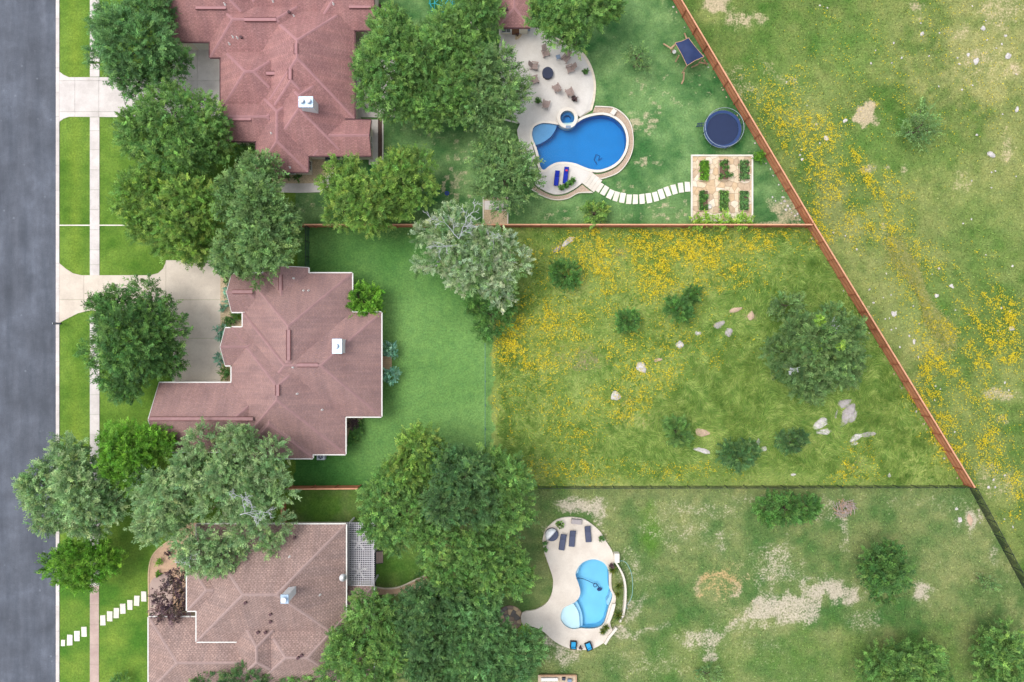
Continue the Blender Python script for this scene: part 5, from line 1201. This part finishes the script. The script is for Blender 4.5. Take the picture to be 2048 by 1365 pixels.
for a in ((1283,735,20,16,-35,'rock_white','bright white rock in the middle of the meadow'), (1230,792,18,15,-20,'rock_white','white rock among yellow flowers, lower left'), (1359,690,15,13,0,'rock_white','rounded white rock right of the middle of meadow'),
          (1396,667,9,10,0,'rock_white','small white rock left of the grey pair'), (1439,650,18,13,-25,'rock_grey','grey rock of the pair, upper'), (1457,665,15,12,20,'rock_grey','grey triangular rock of the pair, lower'), (1472,620,22,9,-15,'rock_tan','long thin tan rock above the grey pair'),
          (1135,484,22,9,-38,'rock_white','upper white ledge of the outcrop under the cedar fence'), (1113,500,18,6,-38,'rock_grey','lower ledge of the outcrop under the cedar fence'), (1502,632,12,16,10,'rock_tan','tan rock upper left of the meadow oak'), (1316,720,12,7,-15,'rock_tan','small tan rock right of the bright white rock'),
          (1690,807,24,13,-20,'rock_grey','small grey rock above the great slab'), (1697,832,48,22,-62,'rock_grey','great long grey slab below the meadow oak'), (1672,830,5,14,15,'rock_grey','narrow grey stone left of the great slab'), (1640,848,28,15,-35,'rock_white','pale rock right of the compact dark shrub'), (1647,864,22,12,-5,'rock_white','low pale rock touching the one above it'),
          (1710,876,26,9,-28,'rock_white','thin white ledge below the great slab'), (1738,869,22,11,-8,'rock_grey','grey ledge right of the thin white one'), (1708,887,11,7,-10,'rock_white','small white stone under the thin ledge'), (1406,866,28,12,10,'rock_tan','flat tan rock right of the loose shrub'), (1403,901,23,9,14,'rock_white','small white flat rock below the tan rock'),
          (1516,884,6,11,5,'rock_white','small upright white stone right of the wide shrub'), (1528,898,8,8,0,'rock_white','small white stone lower right of the wide shrub'), (1587,950,9,4,-8,'rock_white','tiny flat white stone near the black fence'), (1779,951,6,7,0,'rock_white','tiny white stone near the right end of the black fence')):
    rock(*a[:2], a[2]*1.2, a[3]*1.25, *a[4:], group=RG)
rf = random.Random(21)
big = [(1983,310,15,13,'largest white rock in the open field'), (2016,113,12,11,'white rock near the right edge, upper field'), (1952,123,16,10,'pale flat rock left of the one near the edge'), (1966,57,10,11,'white rock at the top right of the field'), (1844,68,9,7,'white rock high in the field, below the sandy spot'), (1690,242,9,8,'white rock beside the round bare patch'), (1652,277,9,10,'pale rock among field flowers by the fence'), (2023,657,10,9,'white rock near the right edge among yellow flowers'), (1828,684,9,7,'white rock low in the field beyond the cedar fence'), (1787,628,13,9,'white rocks cluster stone beside the hay heap'), (1873,592,8,8,'round white rock right of the hay heap'), (1902,572,6,7,'small white rock above the round one'), (2034,219,12,6,'long white rock at right edge'), (1936,110,6,7,'white stone left of the pale flat rock')]
for (px, py, w, h, lab) in big: rock(px, py, w, h, rf.uniform(0, 180), 'rock_white', lab, 'white rocks in the field')
small = [(1640,12),(1654,16),(1842,46),(1788,86),(1751,102),(1783,127),(1803,116),(1878,67),(1842,70),(1916,117),(1924,180),(1945,171),(1857,113),(1975,80),(2003,88),(2010,72),(1993,96),(1918,128),(1972,42),(1944,12),(1982,345),(1990,342),(1943,361),(1982,377),(2032,353),(2005,228),(2033,150),(1953,271),(1878,174),(1742,128),(1632,250),(1640,287),(1615,212),(1573,165),(1600,310),(1603,300),(1604,320),(1783,590),(1793,624),(1779,638),(1770,638),(1783,660),(1792,657),(1818,672),(1799,695),(1746,605),(1767,596),(1740,578),(1737,580),(1713,500),(1690,473),(1667,466),(1772,548),(1865,548),(1877,538),(1838,648),(1827,613),(1910,620),(1938,630),(2002,616),(2018,622),(1995,662),(2025,533),(1942,440),(1927,448),(1971,510),(1905,575),(1872,772),(1881,778),(2018,780),(2010,765),(1976,975),(1988,960),(1990,975),(2010,950),(2025,1055),(2009,1038),(1960,1046),(1870,800),(1910,865),(1836,715)]
for (px, py) in small:
    s_ = rf.uniform(3.0, 5.5); rock(px+rf.uniform(-1, 1), py+rf.uniform(-1, 1), s_, s_*rf.uniform(.6, 1.1), rf.uniform(0, 180), 'rock_white', 'small white stone lying in the open field beyond the fence', 'small white stones in the field')
for (px, py, w, h, lab, m) in ((1940,1040,12,26,'long pale rock flush with the grass near slanting black fence', 'rock_tan'), (1920,1040,7,10,'small pale rock left of the long flush rock', 'rock_white'), (1913,1018,6,6,'tiny pale rock above the long flush rock', 'rock_white')):
    rock(px, py, w, h, -10, m, lab, None, .12)
for (px, py) in ((1545,395),(1551,402),(1562,407),(1569,403),(1576,412),(1566,395),(1580,418),(1583,426),(1590,432),(1572,420),(1600,440),(1595,428)):
    s_ = rf.uniform(3.5, 6); rock(px, py, s_, s_*.8, rf.uniform(0, 180), 'rock_white', 'pale pebble in the bed along the cedar fence by the garden', 'pebbles by the garden fence')
k = 0
for (ax, ay, bx, by, n) in ((1350,0,1620,451,26), (1622,455,1932,966,34)):
    for q in range(n):
        t_ = rf.random(); sd_ = rf.choice((-14, -12, 10)); s_ = rf.uniform(2.4, 5)
        rock(ax+(bx-ax)*t_+sd_, ay+(by-ay)*t_, s_, s_*rf.uniform(.6, 1), rf.uniform(0, 180), rf.choice(('rock_white', 'rock_tan')), 'pebble at the foot of the slanting cedar fence', 'pebbles along the slanting cedar fence')

# brush pile
bp = empty('brush_pile', (*U(1688, 1016), 0), label='round nest like pile of grey branches in the lower yard', cat='brush pile')
rb_ = random.Random(5)
for k in range(90):
    a = rb_.uniform(0, 6.28); r = rb_.uniform(.2, 1.25); ln = rb_.uniform(.5, 1.6); d = a+math.pi/2+rb_.uniform(-.7, .7); x, y, z = r*math.cos(a), r*.85*math.sin(a), rb_.uniform(.05, .5)
    MB().tube([(x-math.cos(d)*ln/2, y-math.sin(d)*ln/2, z), (x, y, z+.08), (x+math.cos(d)*ln/2, y+math.sin(d)*ln/2, z+rb_.uniform(-.1, .1))], [.035, .03, .015], 4).build('branch', MATS['dry_wood'] if rb_.random() < .75 else MATS['wood_beam'], bp)

# ------------------------------------------------------------------ outdoor furniture and small things
def at(name, px, py, z, rot, label, cat, group=None):
    return empty(name, (*U(px, py, z), z), math.radians(rot), label, cat, group)
# adirondack chairs round the fire pit (seat faces -Y)
def chair_proto():
    r = empty('garden_chair', (0, 0, 0)); m = MATS['chair_brown']
    for i in range(5): MB().box(0, -.28+i*.12, .36-.018*i, .54, .105, .03).build('seat_slat', m, r)
    for i in range(5):
        x = (i-2)*.115; t_ = .95-.07*abs(i-2); MB().box(0, 0, 0, .1, t_, .025, M=Matrix.Translation((x, .28+.22, .36+.34)) @ Matrix.Rotation(math.radians(58), 4, 'X')).build('back_slat', m, r)
    for s_ in (-1, 1):
        MB().box(s_*.36, 0, .56, .15, .78, .03).build('armrest', m, r); MB().box(s_*.34, -.3, .27, .09, .05, .54).build('front_leg', m, r)
        MB().bar((s_*.3, -.32, .33), (s_*.3, .55, .06), .04, .12).build('rear_leg', m, r)
    return r
cp_ = chair_proto()
chairs = [(1090.7,111.7,20,'brown garden chair above fire pit, nearest the pool house'), (1130.7,122,-42,'brown garden chair beside the little grey blue table'), (1138.7,142.7,-70,'brown garden chair directly right of the fire pit'), (1069,137,82,'brown garden chair at left of fire pit, upper of two'), (1070,164,108,'brown garden chair at left of fire pit, lower of two'), (1112,180,-150,'brown garden chair just below the fire pit'), (1137.7,188,-155,'brown garden chair beside the lower right potted plant'), (1091.7,211.7,165,'brown garden chair nearest the round spa')]
for i, (px, py, rot, lab) in enumerate(chairs):
    q = cp_ if i == 0 else copy_tree(cp_); q.location = (*U(px, py), .31); q.rotation_euler = (0, 0, math.radians(rot)); q.scale = (1.05, 1.05, 1.05); tag(q, lab, 'chair', 'garden chairs round the fire pit')
r = at('side_table', 1116, 117, .31, 15, 'little grey blue square table between two patio chairs', 'table')
MB().box(0, 0, .42, .48, .48, .04).build('table_top', MATS['slate_blue'], r)
for a in (-1, 1):
    for b2 in (-1, 1): MB().box(a*.2, b2*.2, .2, .05, .05, .4).build('leg', MATS['slate_blue'], r)
r = at('fire_pit', 1095, 149, .31, 0, 'dark covered fire pit in the centre of the patio', 'fire pit')
hexa = [(.66*math.cos(k*math.pi/3+.5)*(1+.05*(k % 2)), .72*math.sin(k*math.pi/3+.5)) for k in range(6)]
MB().prism(offset(catmull(hexa, 4), -.05), 0, .4).build('bowl', MATS['asphalt_dark'], r); MB().prism(catmull(hexa, 4), .4, .5).build('cover', MATS['fire_cover'], r, bevel=.04)
def pot(px, py, z, rad, label, pal, group, potm='pot_dark', plant=.3, cat='potted plant'):
    r = at('potted_plant', px, py, z, 0, label, cat, group)
    MB().lathe(0, 0, [(rad*.7, 0), (rad, .4), (rad*1.08, .42), (rad*1.08, .46), (rad*.9, .46), (rad*.88, .4)], 16).build('pot', MATS[potm], r)
    MB().lathe(0, 0, [(rad*.88, .36), (rad*.88, .40)], 16).build('soil', MATS['soil'], r)
    crown('leaves', [(0, 0, .6, plant, plant, plant*.8)], pal, r, .12, 1.0, .2, .3)
pot(1170,147,.31,.26,'potted plant near the right edge of the round patio','dark','potted plants on the patio'); pot(1076,205,.31,.25,'potted plant at left of the patio, above the pool','dark','potted plants on the patio'); pot(1148,201,.31,.25,'potted plant just above the round spa','plum','potted plants on the patio')
for i, (px, py) in enumerate(((1122.7,378),(1131,374),(1139,368),(1145,363))):
    pot(px, py, .31, .27, 'green topiary pot by blue loungers, %s from the pool steps' % ['fourth', 'third', 'second', 'first'][i], 'shrub', 'row of topiary pots beside the blue loungers', plant=.28)
def lounger(px, py, z, rot, label, group, cush, frame, w=.72, L=2.0, towel=None):
    r = at('sun_lounger', px, py, z, rot, label, 'sun lounger', group)
    MB().box(0, -.3, .28, w, L*.65, .05).build('frame', MATS[frame], r)
    MB().box(0, -.33, .36, w*.9, L*.64, .1).build('seat_cushion', MATS[cush], r, bevel=.03)
    MB().box(0, 0, 0, w*.9, L*.4, .1, M=Matrix.Translation((0, L*.33, .5)) @ Matrix.Rotation(math.radians(28), 4, 'X')).build('back_cushion', MATS[cush], r, bevel=.03)
    MB().box(0, 0, 0, w, L*.4, .04, M=Matrix.Translation((0, L*.33, .42)) @ Matrix.Rotation(math.radians(28), 4, 'X')).build('back_frame', MATS[frame], r)
    for a in (-1, 1):
        for b2 in (-L*.45, L*.3): MB().box(a*w*.42, b2, .13, .06, .06, .26).build('leg', MATS[frame], r)
    if towel: MB().box(.02, L*.3, .585, .26, .2, .03).build('pillow', MATS[towel], r)
lounger(1113,358.5,.31,-6,'left royal blue lounger on the deck below the blue pool','royal blue loungers','cushion_blue','lounger_frame',.56,1.7); lounger(1131,353,.31,-6,'right royal blue lounger with small red pillow below the blue pool','royal blue loungers','cushion_blue','lounger_frame',.56,1.9,'red')
lounger(1124.7,1083,.24,-8,'dark grey lounger nearest the round white daybed','dark grey loungers by the pale pool','lounger_grey','lounger_frame'); lounger(1144,1076,.24,-4,'dark grey lounger in the middle of three','dark grey loungers by the pale pool','lounger_grey','lounger_frame'); lounger(1175.4,1067,.24,5,'dark grey lounger farthest right of three','dark grey loungers by the pale pool','lounger_grey','lounger_frame')
r = at('garden_bench', 1152.6, 1042.5, .24, -6, 'pale grey cushioned bench at the top of teardrop deck', 'bench')
MB().box(0, 0, .2, 1.25, .62, .3).build('base', MATS['sofa_grey'], r, bevel=.03); MB().box(0, -.03, .4, 1.2, .5, .12).build('seat_cushion', MATS['sofa_grey'], r, bevel=.04); MB().box(0, .27, .5, 1.25, .1, .4).build('backrest', MATS['sofa_grey'], r, bevel=.03)
r = at('daybed', 1103, 1068, .24, 48, 'round dark wicker daybed with white half canopy', 'daybed')
MB().lathe(0, 0, [(.74, 0), (.8, .3), (.8, .36)], 28).build('base', MATS['wicker_dark'], r); MB().lathe(0, 0, [(.76, .36), (.76, .48), (.66, .54)], 28).build('mattress', MATS['lounger_grey'], r)
m = MB(); vs_ = []; nA, nB = 14, 6
for j in range(nB+1):
    el = j/nB*math.radians(62)
    for i in range(nA+1):
        a = math.pi*i/nA; vs_.append((.82*math.cos(a), .82*math.sin(a)*math.cos(el*1.25)-.06, .5+.82*math.sin(a)*math.sin(el*1.25)+.02))
m.add(vs_, [(j*(nA+1)+i, j*(nA+1)+i+1, (j+1)*(nA+1)+i+1, (j+1)*(nA+1)+i) for j in range(nB) for i in range(nA)])
cn = m.build('canopy', MATS['canvas_white'], r, smooth=True)
for k in (.3, .68): MB().tube([(.83*math.cos(a/12*math.pi), .83*math.sin(a/12*math.pi)*math.cos(k*1.9)-.06, .52+.83*math.sin(a/12*math.pi)*math.sin(k*1.9)) for a in range(13)], .018, 5).build('canopy_rib', MATS['steel'], cn)
for px, rot, lab in ((1146.3, -4, 'left dark wicker armchair with sky blue cushion at deck bottom'), (1176.6, 22, 'right dark wicker armchair with sky blue cushion at deck bottom')):
    r = at('armchair', px, 1287.5+(px > 1150)*2.5, .24, rot, lab, 'armchair', 'wicker armchairs at the foot of the lower deck')
    MB().box(0, 0, .18, .78, .8, .34).build('base', MATS['wicker_dark'], r, bevel=.04); MB().box(0, -.36, .5, .78, .12, .5).build('backrest', MATS['wicker_dark'], r, bevel=.03)
    for a in (-1, 1): MB().box(a*.35, .03, .42, .1, .72, .2).build('armrest', MATS['wicker_dark'], r, bevel=.03)
    MB().box(0, .06, .4, .54, .58, .12).build('seat_cushion', MATS['cushion_sky'], r, bevel=.04); MB().box(0, -.26, .56, .52, .12, .34).build('back_cushion', MATS['cushion_sky'], r, bevel=.04)
pot(1160.5,1292,.24,.1,'tiny potted plant between two wicker armchairs','plum','potted plants on the lower deck',plant=.12); pot(1119,1047,.24,.18,'leafy potted plant beside the white daybed','yellow','potted plants on the lower deck',plant=.42); pot(1201,1074,.24,.18,'green potted plant at right edge of the lower deck','dark','potted plants on the lower deck',plant=.34)
pot(1089.5,1084,.24,.16,'upper small potted plant below the daybed','dark','potted plants on the lower deck','pot_clay',.24); pot(1090.5,1096,.24,.17,'lower small potted plant in a clay pot below the daybed','shrub','potted plants on the lower deck','pot_clay',.24); pot(1222,1129,.24,.2,'dark potted plant at top end of curved wall','plum','potted plants on the lower deck','pot_dark',.22)
hz = catmull([(1232,1124),(1245,1122),(1254,1128),(1262,1145),(1265,1165),(1264,1190),(1258,1205),(1252,1212),(1255,1218)], 5, False)
tag(MB().tube([(*U(*q), .05) for q in hz], .03, 5).build('garden_hose', MATS['hose_teal']), 'pale teal garden hose curving over the grass behind the wall', 'hose')

# trampoline
r = at('trampoline', 1440.5, 263.5, 0, 0, 'round navy trampoline with net poles by the cedar fence', 'trampoline')
RT = 2.22
MB().lathe(0, 0, [(RT-.36, .88), (RT-.36, .9)], 48).build('jumping_mat', MATS['tramp_mat'], r)
m = MB(); m.prism([(RT*math.cos(k/48*6.2832), RT*math.sin(k/48*6.2832)) for k in range(48)], .9, .96, holes=[[((RT-.34)*math.cos(k/48*6.2832), (RT-.34)*math.sin(k/48*6.2832)) for k in range(48)]]); m.build('safety_pad', MATS['tramp_pad'], r)
MB().tube([(RT*math.cos(k/48*6.2832), RT*math.sin(k/48*6.2832), .9) for k in range(49)], .035, 6).build('frame', MATS['steel'], r)
for k in range(8):
    a = k/8*6.2832+.2; x, y = math.cos(a), math.sin(a)
    MB().tube([(x*RT*.97, y*RT*.97, 0), (x*RT, y*RT, .9)], .03, 6).build('leg', MATS['steel'], r)
    MB().tube([(x*(RT+.06), y*(RT+.06), .5), (x*(RT+.08), y*(RT+.08), 1.75)], .03, 6).build('net_pole', MATS['navy'], r)
MB().tube([((RT+.06)*math.cos(k/48*6.2832), (RT+.06)*math.sin(k/48*6.2832), 1.72) for k in range(49)], .03, 5).build('top_ring', MATS['steel'], r)
m = MB()
for k in range(160):
    a = k/160*6.2832; x, y = math.cos(a), math.sin(a); w_ = .006
    m.add([((RT+.04)*math.cos(a-w_/2), (RT+.04)*math.sin(a-w_/2), .95), ((RT+.04)*math.cos(a+w_/2), (RT+.04)*math.sin(a+w_/2), .95), ((RT+.05)*math.cos(a+w_/2), (RT+.05)*math.sin(a+w_/2), 1.7), ((RT+.05)*math.cos(a-w_/2), (RT+.05)*math.sin(a-w_/2), 1.7)], [(0, 1, 2, 3)])
m.build('net', MATS['teal_mesh'], r)
m = MB(); m.bar((-RT-.55, .95, .05), (-RT+.1, .75, .85), .06, .05); m.bar((-RT-.7, .6, .05), (-RT-.05, .4, .85), .06, .05)
for k in range(3): m.bar((-RT-.45+.17*k, .92-.04*k, .2+.2*k), (-RT-.6+.17*k, .57-.04*k, .2+.2*k), .06, .04)
m.build('ladder', MATS['navy'], r)

# play set with canopy
r = at('play_set', 1382, 106, 0, 0, 'wooden play set with navy canvas canopy at the slanting fence', 'play set')
def ps(px, py, z): x, y = U(px, py, z); return (x-r.location.x, y-r.location.y, z)
cz = 2.6; cn4 = [ps(1350,86,cz), ps(1377,76,cz), ps(1408,114,cz), ps(1374,132,cz)]; G = 8; vs_ = []
for i in range(G+1):
    for j in range(G+1):
        u, v = i/G, j/G; p = [cn4[0][k]*(1-u)*(1-v)+cn4[1][k]*u*(1-v)+cn4[2][k]*u*v+cn4[3][k]*(1-u)*v for k in range(3)]
        e_ = (u*(1-u)*(.5-v)*.9, 0); cxm = sum(q[0] for q in cn4)/4; cym = sum(q[1] for q in cn4)/4
        pull = 4*max(u*(1-u)*(1 if v in (0, 1) else .0), v*(1-v)*(1 if u in (0, 1) else .0))*.07
        vs_.append((p[0]+(cxm-p[0])*pull, p[1]+(cym-p[1])*pull, p[2]+.5*math.sin(math.pi*u)*math.sin(math.pi*v)))
MB().add(vs_, [(i*(G+1)+j, (i+1)*(G+1)+j, (i+1)*(G+1)+j+1, i*(G+1)+j+1) for i in range(G) for j in range(G)]).build('canopy', MATS['navy'], r, smooth=True)
for k in range(4):
    a, b2 = Vector(cn4[k]), Vector(cn4[(k+1) % 4]); MB().tube([a, (a+b2)/2+(Vector((sum(q[0] for q in cn4)/4, sum(q[1] for q in cn4)/4, cz))-(a+b2)/2)*.07, b2], .035, 5).build('canopy_edge', MATS['wood_beam'], r)
for k in range(4): MB().box(cn4[k][0]*.94, cn4[k][1]*.94, 1.3, .1, .1, 2.6).build('post', MATS['wood_beam'], r)
MB().prism([(q[0]*.55, q[1]*.55+.1) for q in cn4], 1.35, 1.45).build('platform', MATS['chair_brown'], r)
for (a, b2) in (((1327,88,.1), (1343,98,1.9)), ((1369,67,.1), (1373,77,2.6)), ((1351,124,.1), (1358,111,1.4)), ((1383,135,.3), (1394,130,1.5)), ((1398,125,1.5), (1415,128,.1)), ((1368,145,1.4), (1367,160,.5)), ((1367,160,.5), (1363,168,.1)), ((1340,98,1.9), (1352,88,1.9)), ((1408,120,1.2), (1414,130,.1))):
    MB().bar(ps(*a), ps(*b2), .16, .08).build('beam', MATS['wood_beam'], r)
for (px, py) in ((1345,95), (1362,128), (1371,134), (1382,126)): MB().tube([ps(px, py, 1.9), ps(px, py, .5)], .025, 5).build('rope', MATS['black_metal'], r)
MB().lathe(*ps(1346.5,107.5,0)[:2], [(.05, .44), (.22, .46), (.24, .52), (.18, .54)], 12).build('disc_seat', MATS['white_paint'], r)

# climbing dome
r = at('climbing_dome', 884, 8, 0, 0, 'turquoise climbing dome frame on the lawn at the top edge', 'climbing dome')
ringsd = []
for (R_, zz, n, o_) in ((1.55, .05, 10, 0), (1.4, .75, 10, .314), (.95, 1.25, 5, 0), (.0, 1.5, 1, 0)): ringsd.append([(R_*math.cos(o_+k*6.2832/n), R_*math.sin(o_+k*6.2832/n), zz) for k in range(n)])
prs = []
for k in range(10): prs += [(ringsd[0][k], ringsd[1][k]), (ringsd[0][(k+1) % 10], ringsd[1][k]), (ringsd[1][k], ringsd[1][(k+1) % 10])]
for k in range(5): prs += [(ringsd[2][k], ringsd[2][(k+1) % 5]), (ringsd[2][k], ringsd[3][0]), (ringsd[2][k], ringsd[1][2*k]), (ringsd[2][k], ringsd[1][(2*k-1) % 10])]
for a, b2 in prs: MB().tube([a, b2], .034, 5).build('bar', MATS['turquoise'], r)

# raised vegetable beds
beds = [(1397,323,1417,363,'upper left vegetable bed, full of leafy greens',.95,'bright'), (1436,322,1456,362,'upper middle vegetable bed, half bare brown soil',.4,'shrub'), (1476,323,1497,362,'upper right vegetable bed with planting rows',.7,'cool'), (1396,383,1415,423,'lower left vegetable bed with white crate at corner',.7,'shrub'), (1436,383,1456,424,'lower middle vegetable bed, dense dark greens',1.0,'mid'), (1476,383,1496,423,'lower right vegetable bed with grey green plants',.8,'cool')]
for k, (x0, y0, x1, y1, lab, dn, pal) in enumerate(beds):
    cx, cy = (x0+x1)/2, (y0+y1)/2; r = at('raised_bed', cx, cy, 0, 0, lab, 'raised bed', 'raised vegetable beds'); w, h = (x1-x0)*S, (y1-y0)*S
    for (a, b2, d, e) in ((0, h/2, w, .06), (0, -h/2, w, .06)): MB().box(a, b2, .2, d, e, .4).build('board', MATS['wood_pale'], r)
    for s_ in (-1, 1): MB().box(s_*(w/2-.03), 0, .199, .06, h-.064, .398).build('board', MATS['wood_pale'], r)
    MB().box(0, 0, .17, w-.13, h-.07, .3).build('soil', MATS['soil'], r)
    rr = random.Random(k+40); lob = []
    for i in range(3):
        for j in range(7):
            if rr.random() < dn: lob.append(((i-1)*w*.28+rr.uniform(-.05, .05), (j-3)*h*.135, .38, .16, .17, .14))
    crown('plants', lob, pal, r, .12, 1.1, .17, .4, jit=.3)
r = at('crate', 1418.5, 414, .06, 5, 'small white crate standing against lower left vegetable bed', 'crate')
for s_ in (-1, 1): MB().box(s_*.16, 0, .16, .03, .5, .3).build('side', MATS['white_paint'], r); MB().box(0, s_*.24, .16, .29, .03, .3).build('end', MATS['white_paint'], r)
MB().box(0, 0, .03, .3, .46, .03).build('base', MATS['white_paint'], r)
pot(1459,352,.06,.13,'small dark potted plant beside upper middle vegetable bed','dark','potted plants in the garden',plant=.2)

# pump pad
r = at('pump_pad', 991, 424, 0, 0, 'gravel pump pad with pale edging against the cedar fence', 'pump pad')
MB().box(0, 0, .02, 48*S, 56*S, .1).build('gravel', MATS['gravel_cream'], r)
for s_ in (-1, 1): MB().box(s_*24.5*S, 0, .06, .1, 57*S, .25).build('edging', MATS['limestone_slab'], r)
MB().box(0, 28.6*S, .06, 47*S, .1, .25).build('edging', MATS['limestone_slab'], r); MB().box(0, .75, .1, 44*S, 18*S, .12).build('slab', MATS['concrete'], r)
r = at('pool_pump', 1004, 421, .15, 0, 'pool pump with white pipes on the gravel pad', 'pump')
MB().tube([(-.9, .2, .3), (.6, .2, .3)], .05).build('pipe', MATS['pipe_white'], r); MB().tube([(-.7, -.05, .2), (.5, -.05, .2), (.5, .3, .2)], .045).build('pipe', MATS['pipe_white'], r)
MB().lathe(.55, .3, [(.24, 0), (.26, .5), (.2, .7), (.08, .78)], 16).build('filter_tank', MATS['slate_blue'], r); MB().box(-.3, .1, .14, .5, .26, .26).build('motor', MATS['bin_grey'], r, bevel=.05); MB().box(-.85, .1, .2, .3, .3, .4).build('heater', MATS['ac_grey'], r)

# odds and ends
r = at('mailbox', 127, 648, 0, 0, 'black mailbox on a white post at the kerb', 'mailbox')
MB().box(-.25, 0, .55, .1, .1, 1.1).build('post', MATS['white_paint'], r); bx = MB().box(.05, 0, 1.2, .95, .24, .26).build('box', MATS['black_metal'], r, bevel=.06); MB().box(-.46, 0, 1.2, .03, .2, .2).build('flap', MATS['steel'], r); MB().bar((-.25, 0, .9), (.2, 0, 1.05), .06, .06).build('bracket', MATS['white_paint'], r)
for px, py, lab in ((645, 911.5, 'pale blue air conditioner unit below the rose roofed house'),):
    r = at('air_conditioner', px, py, 0, 0, lab, 'air conditioner'); MB().box(0, 0, .42, .95, .8, .8).build('casing', MATS['ac_grey'], r, bevel=.04); MB().lathe(0, 0, [(.3, .8), (.3, .83)], 20).build('fan_opening', MATS['fan_dark'], r)
    for k in range(3): MB().box(0, 0, .85, .6, .025, .02, k*math.pi/3).build('grille', MATS['steel'], r)
r = at('bin', 660, 323, 0, 3, 'dark grey wheelie bin on the gravel by mauve house', 'bin')
m = MB(); m.add([(-.22,-.26,.05),(.22,-.26,.05),(.22,.26,.05),(-.22,.26,.05),(-.28,-.34,.95),(.28,-.34,.95),(.28,.34,.95),(-.28,.34,.95)], [(3,2,1,0),(4,5,6,7),(0,1,5,4),(1,2,6,5),(2,3,7,6),(3,0,4,7)]); m.build('body', MATS['bin_grey'], r); MB().box(0, 0, .98, .6, .74, .06).build('lid', MATS['bin_grey'], r, bevel=.02); MB().tube([(-.25, -.38, .92), (.25, -.38, .92)], .025).build('handle', MATS['black_metal'], r)
r = at('sprinkler_lid', 894, 387, 0, 0, 'small round blue lid set in the worn lawn', 'lid')
MB().lathe(0, 0, [(.26, -.05), (.28, .04), (.2, .07)], 18).build('lid', MATS['blue_lid'], r); MB().lathe(0, 0, [(.1, .05), (.1, .09)], 12).build('cap', MATS['navy'], r)
r = at('back_steps', 774.5, 727, 0, 0, 'small wooden landing between two blue grey shrubs', 'steps')
for k in range(7): MB().box(0, -.72+k*.24, .22, 1.15, .225, .05).build('plank', MATS['deck_wood'], r)
for s_ in (-1, 1): MB().box(s_*.5, 0, .1, .08, 1.6, .19).build('joist', MATS['deck_wood'], r)
r = at('pergola_steps', 759, 1114, 0, 0, 'dark wooden steps beside the white pergola', 'steps')
for k in range(3): MB().box(.25*k-.2, 0, .3-.1*k, .26, 1.4-.0*k, .06).build('tread', MATS['chair_brown'], r)
for s_ in (-1, 1): MB().bar((-.35, s_*.72, .25), (.45, s_*.72, .05), .06, .2).build('stringer', MATS['asphalt_dark'], r)
r = at('towel_bench', 1044, 59.5, 0.31, 0, 'white bench with a blue box against pool house wall', 'bench')
MB().box(-.5, 0, .4, 1.1, .4, .06).build('seat', MATS['white_paint'], r); 
for s_ in (-1, 0): MB().box(-.05+s_*.95, 0, .19, .08, .36, .36).build('leg', MATS['white_paint'], r)
MB().box(.55, .02, .3, .8, .42, .6).build('box', MATS['slate_blue'], r, bevel=.03)
r = at('corner_planter', 1038, 72.5, .31, 0, 'quarter round gravel planter by the pool house', 'planter')
qa = [(-.45, .5)]+[(-.45+.85*math.cos(a), .5+-.95*math.sin(a)) for a in [k/8*math.pi/2 for k in range(9)]]
MB().prism(qa, 0, .08).build('gravel', MATS['gravel_cream'], r); crown('plant', [(-.15, .2, .2, .2, .2, .2)], 'plum', r, .12, 1, .2, .3)
# timber deck with fittings at the bottom edge
r = at('timber_deck', 1115, 1362, 0, 0, 'pale timber deck with white panels at the bottom edge', 'deck')
for k in range(9): MB().box(-2.1+k*.52, 0, .3, .5, 1.7, .06).build('plank', MATS['wood_pale'], r)
MB().box(.0, .86, .42, 4.4, .12, .3).build('edge_beam', MATS['wood_beam'], r); MB().box(2.2, -.1, .42, .12, 1.8, .3).build('edge_beam', MATS['wood_beam'], r)
MB().box(-1.0, .45, .5, 2.0, .35, .34).build('panel', MATS['white_paint'], r, bevel=.02); MB().box(1.4, .3, .5, .5, .35, .34).build('panel', MATS['slate_blue'], r, bevel=.02); MB().box(.7, .5, .5, .4, .3, .3).build('box', MATS['bin_grey'], r)
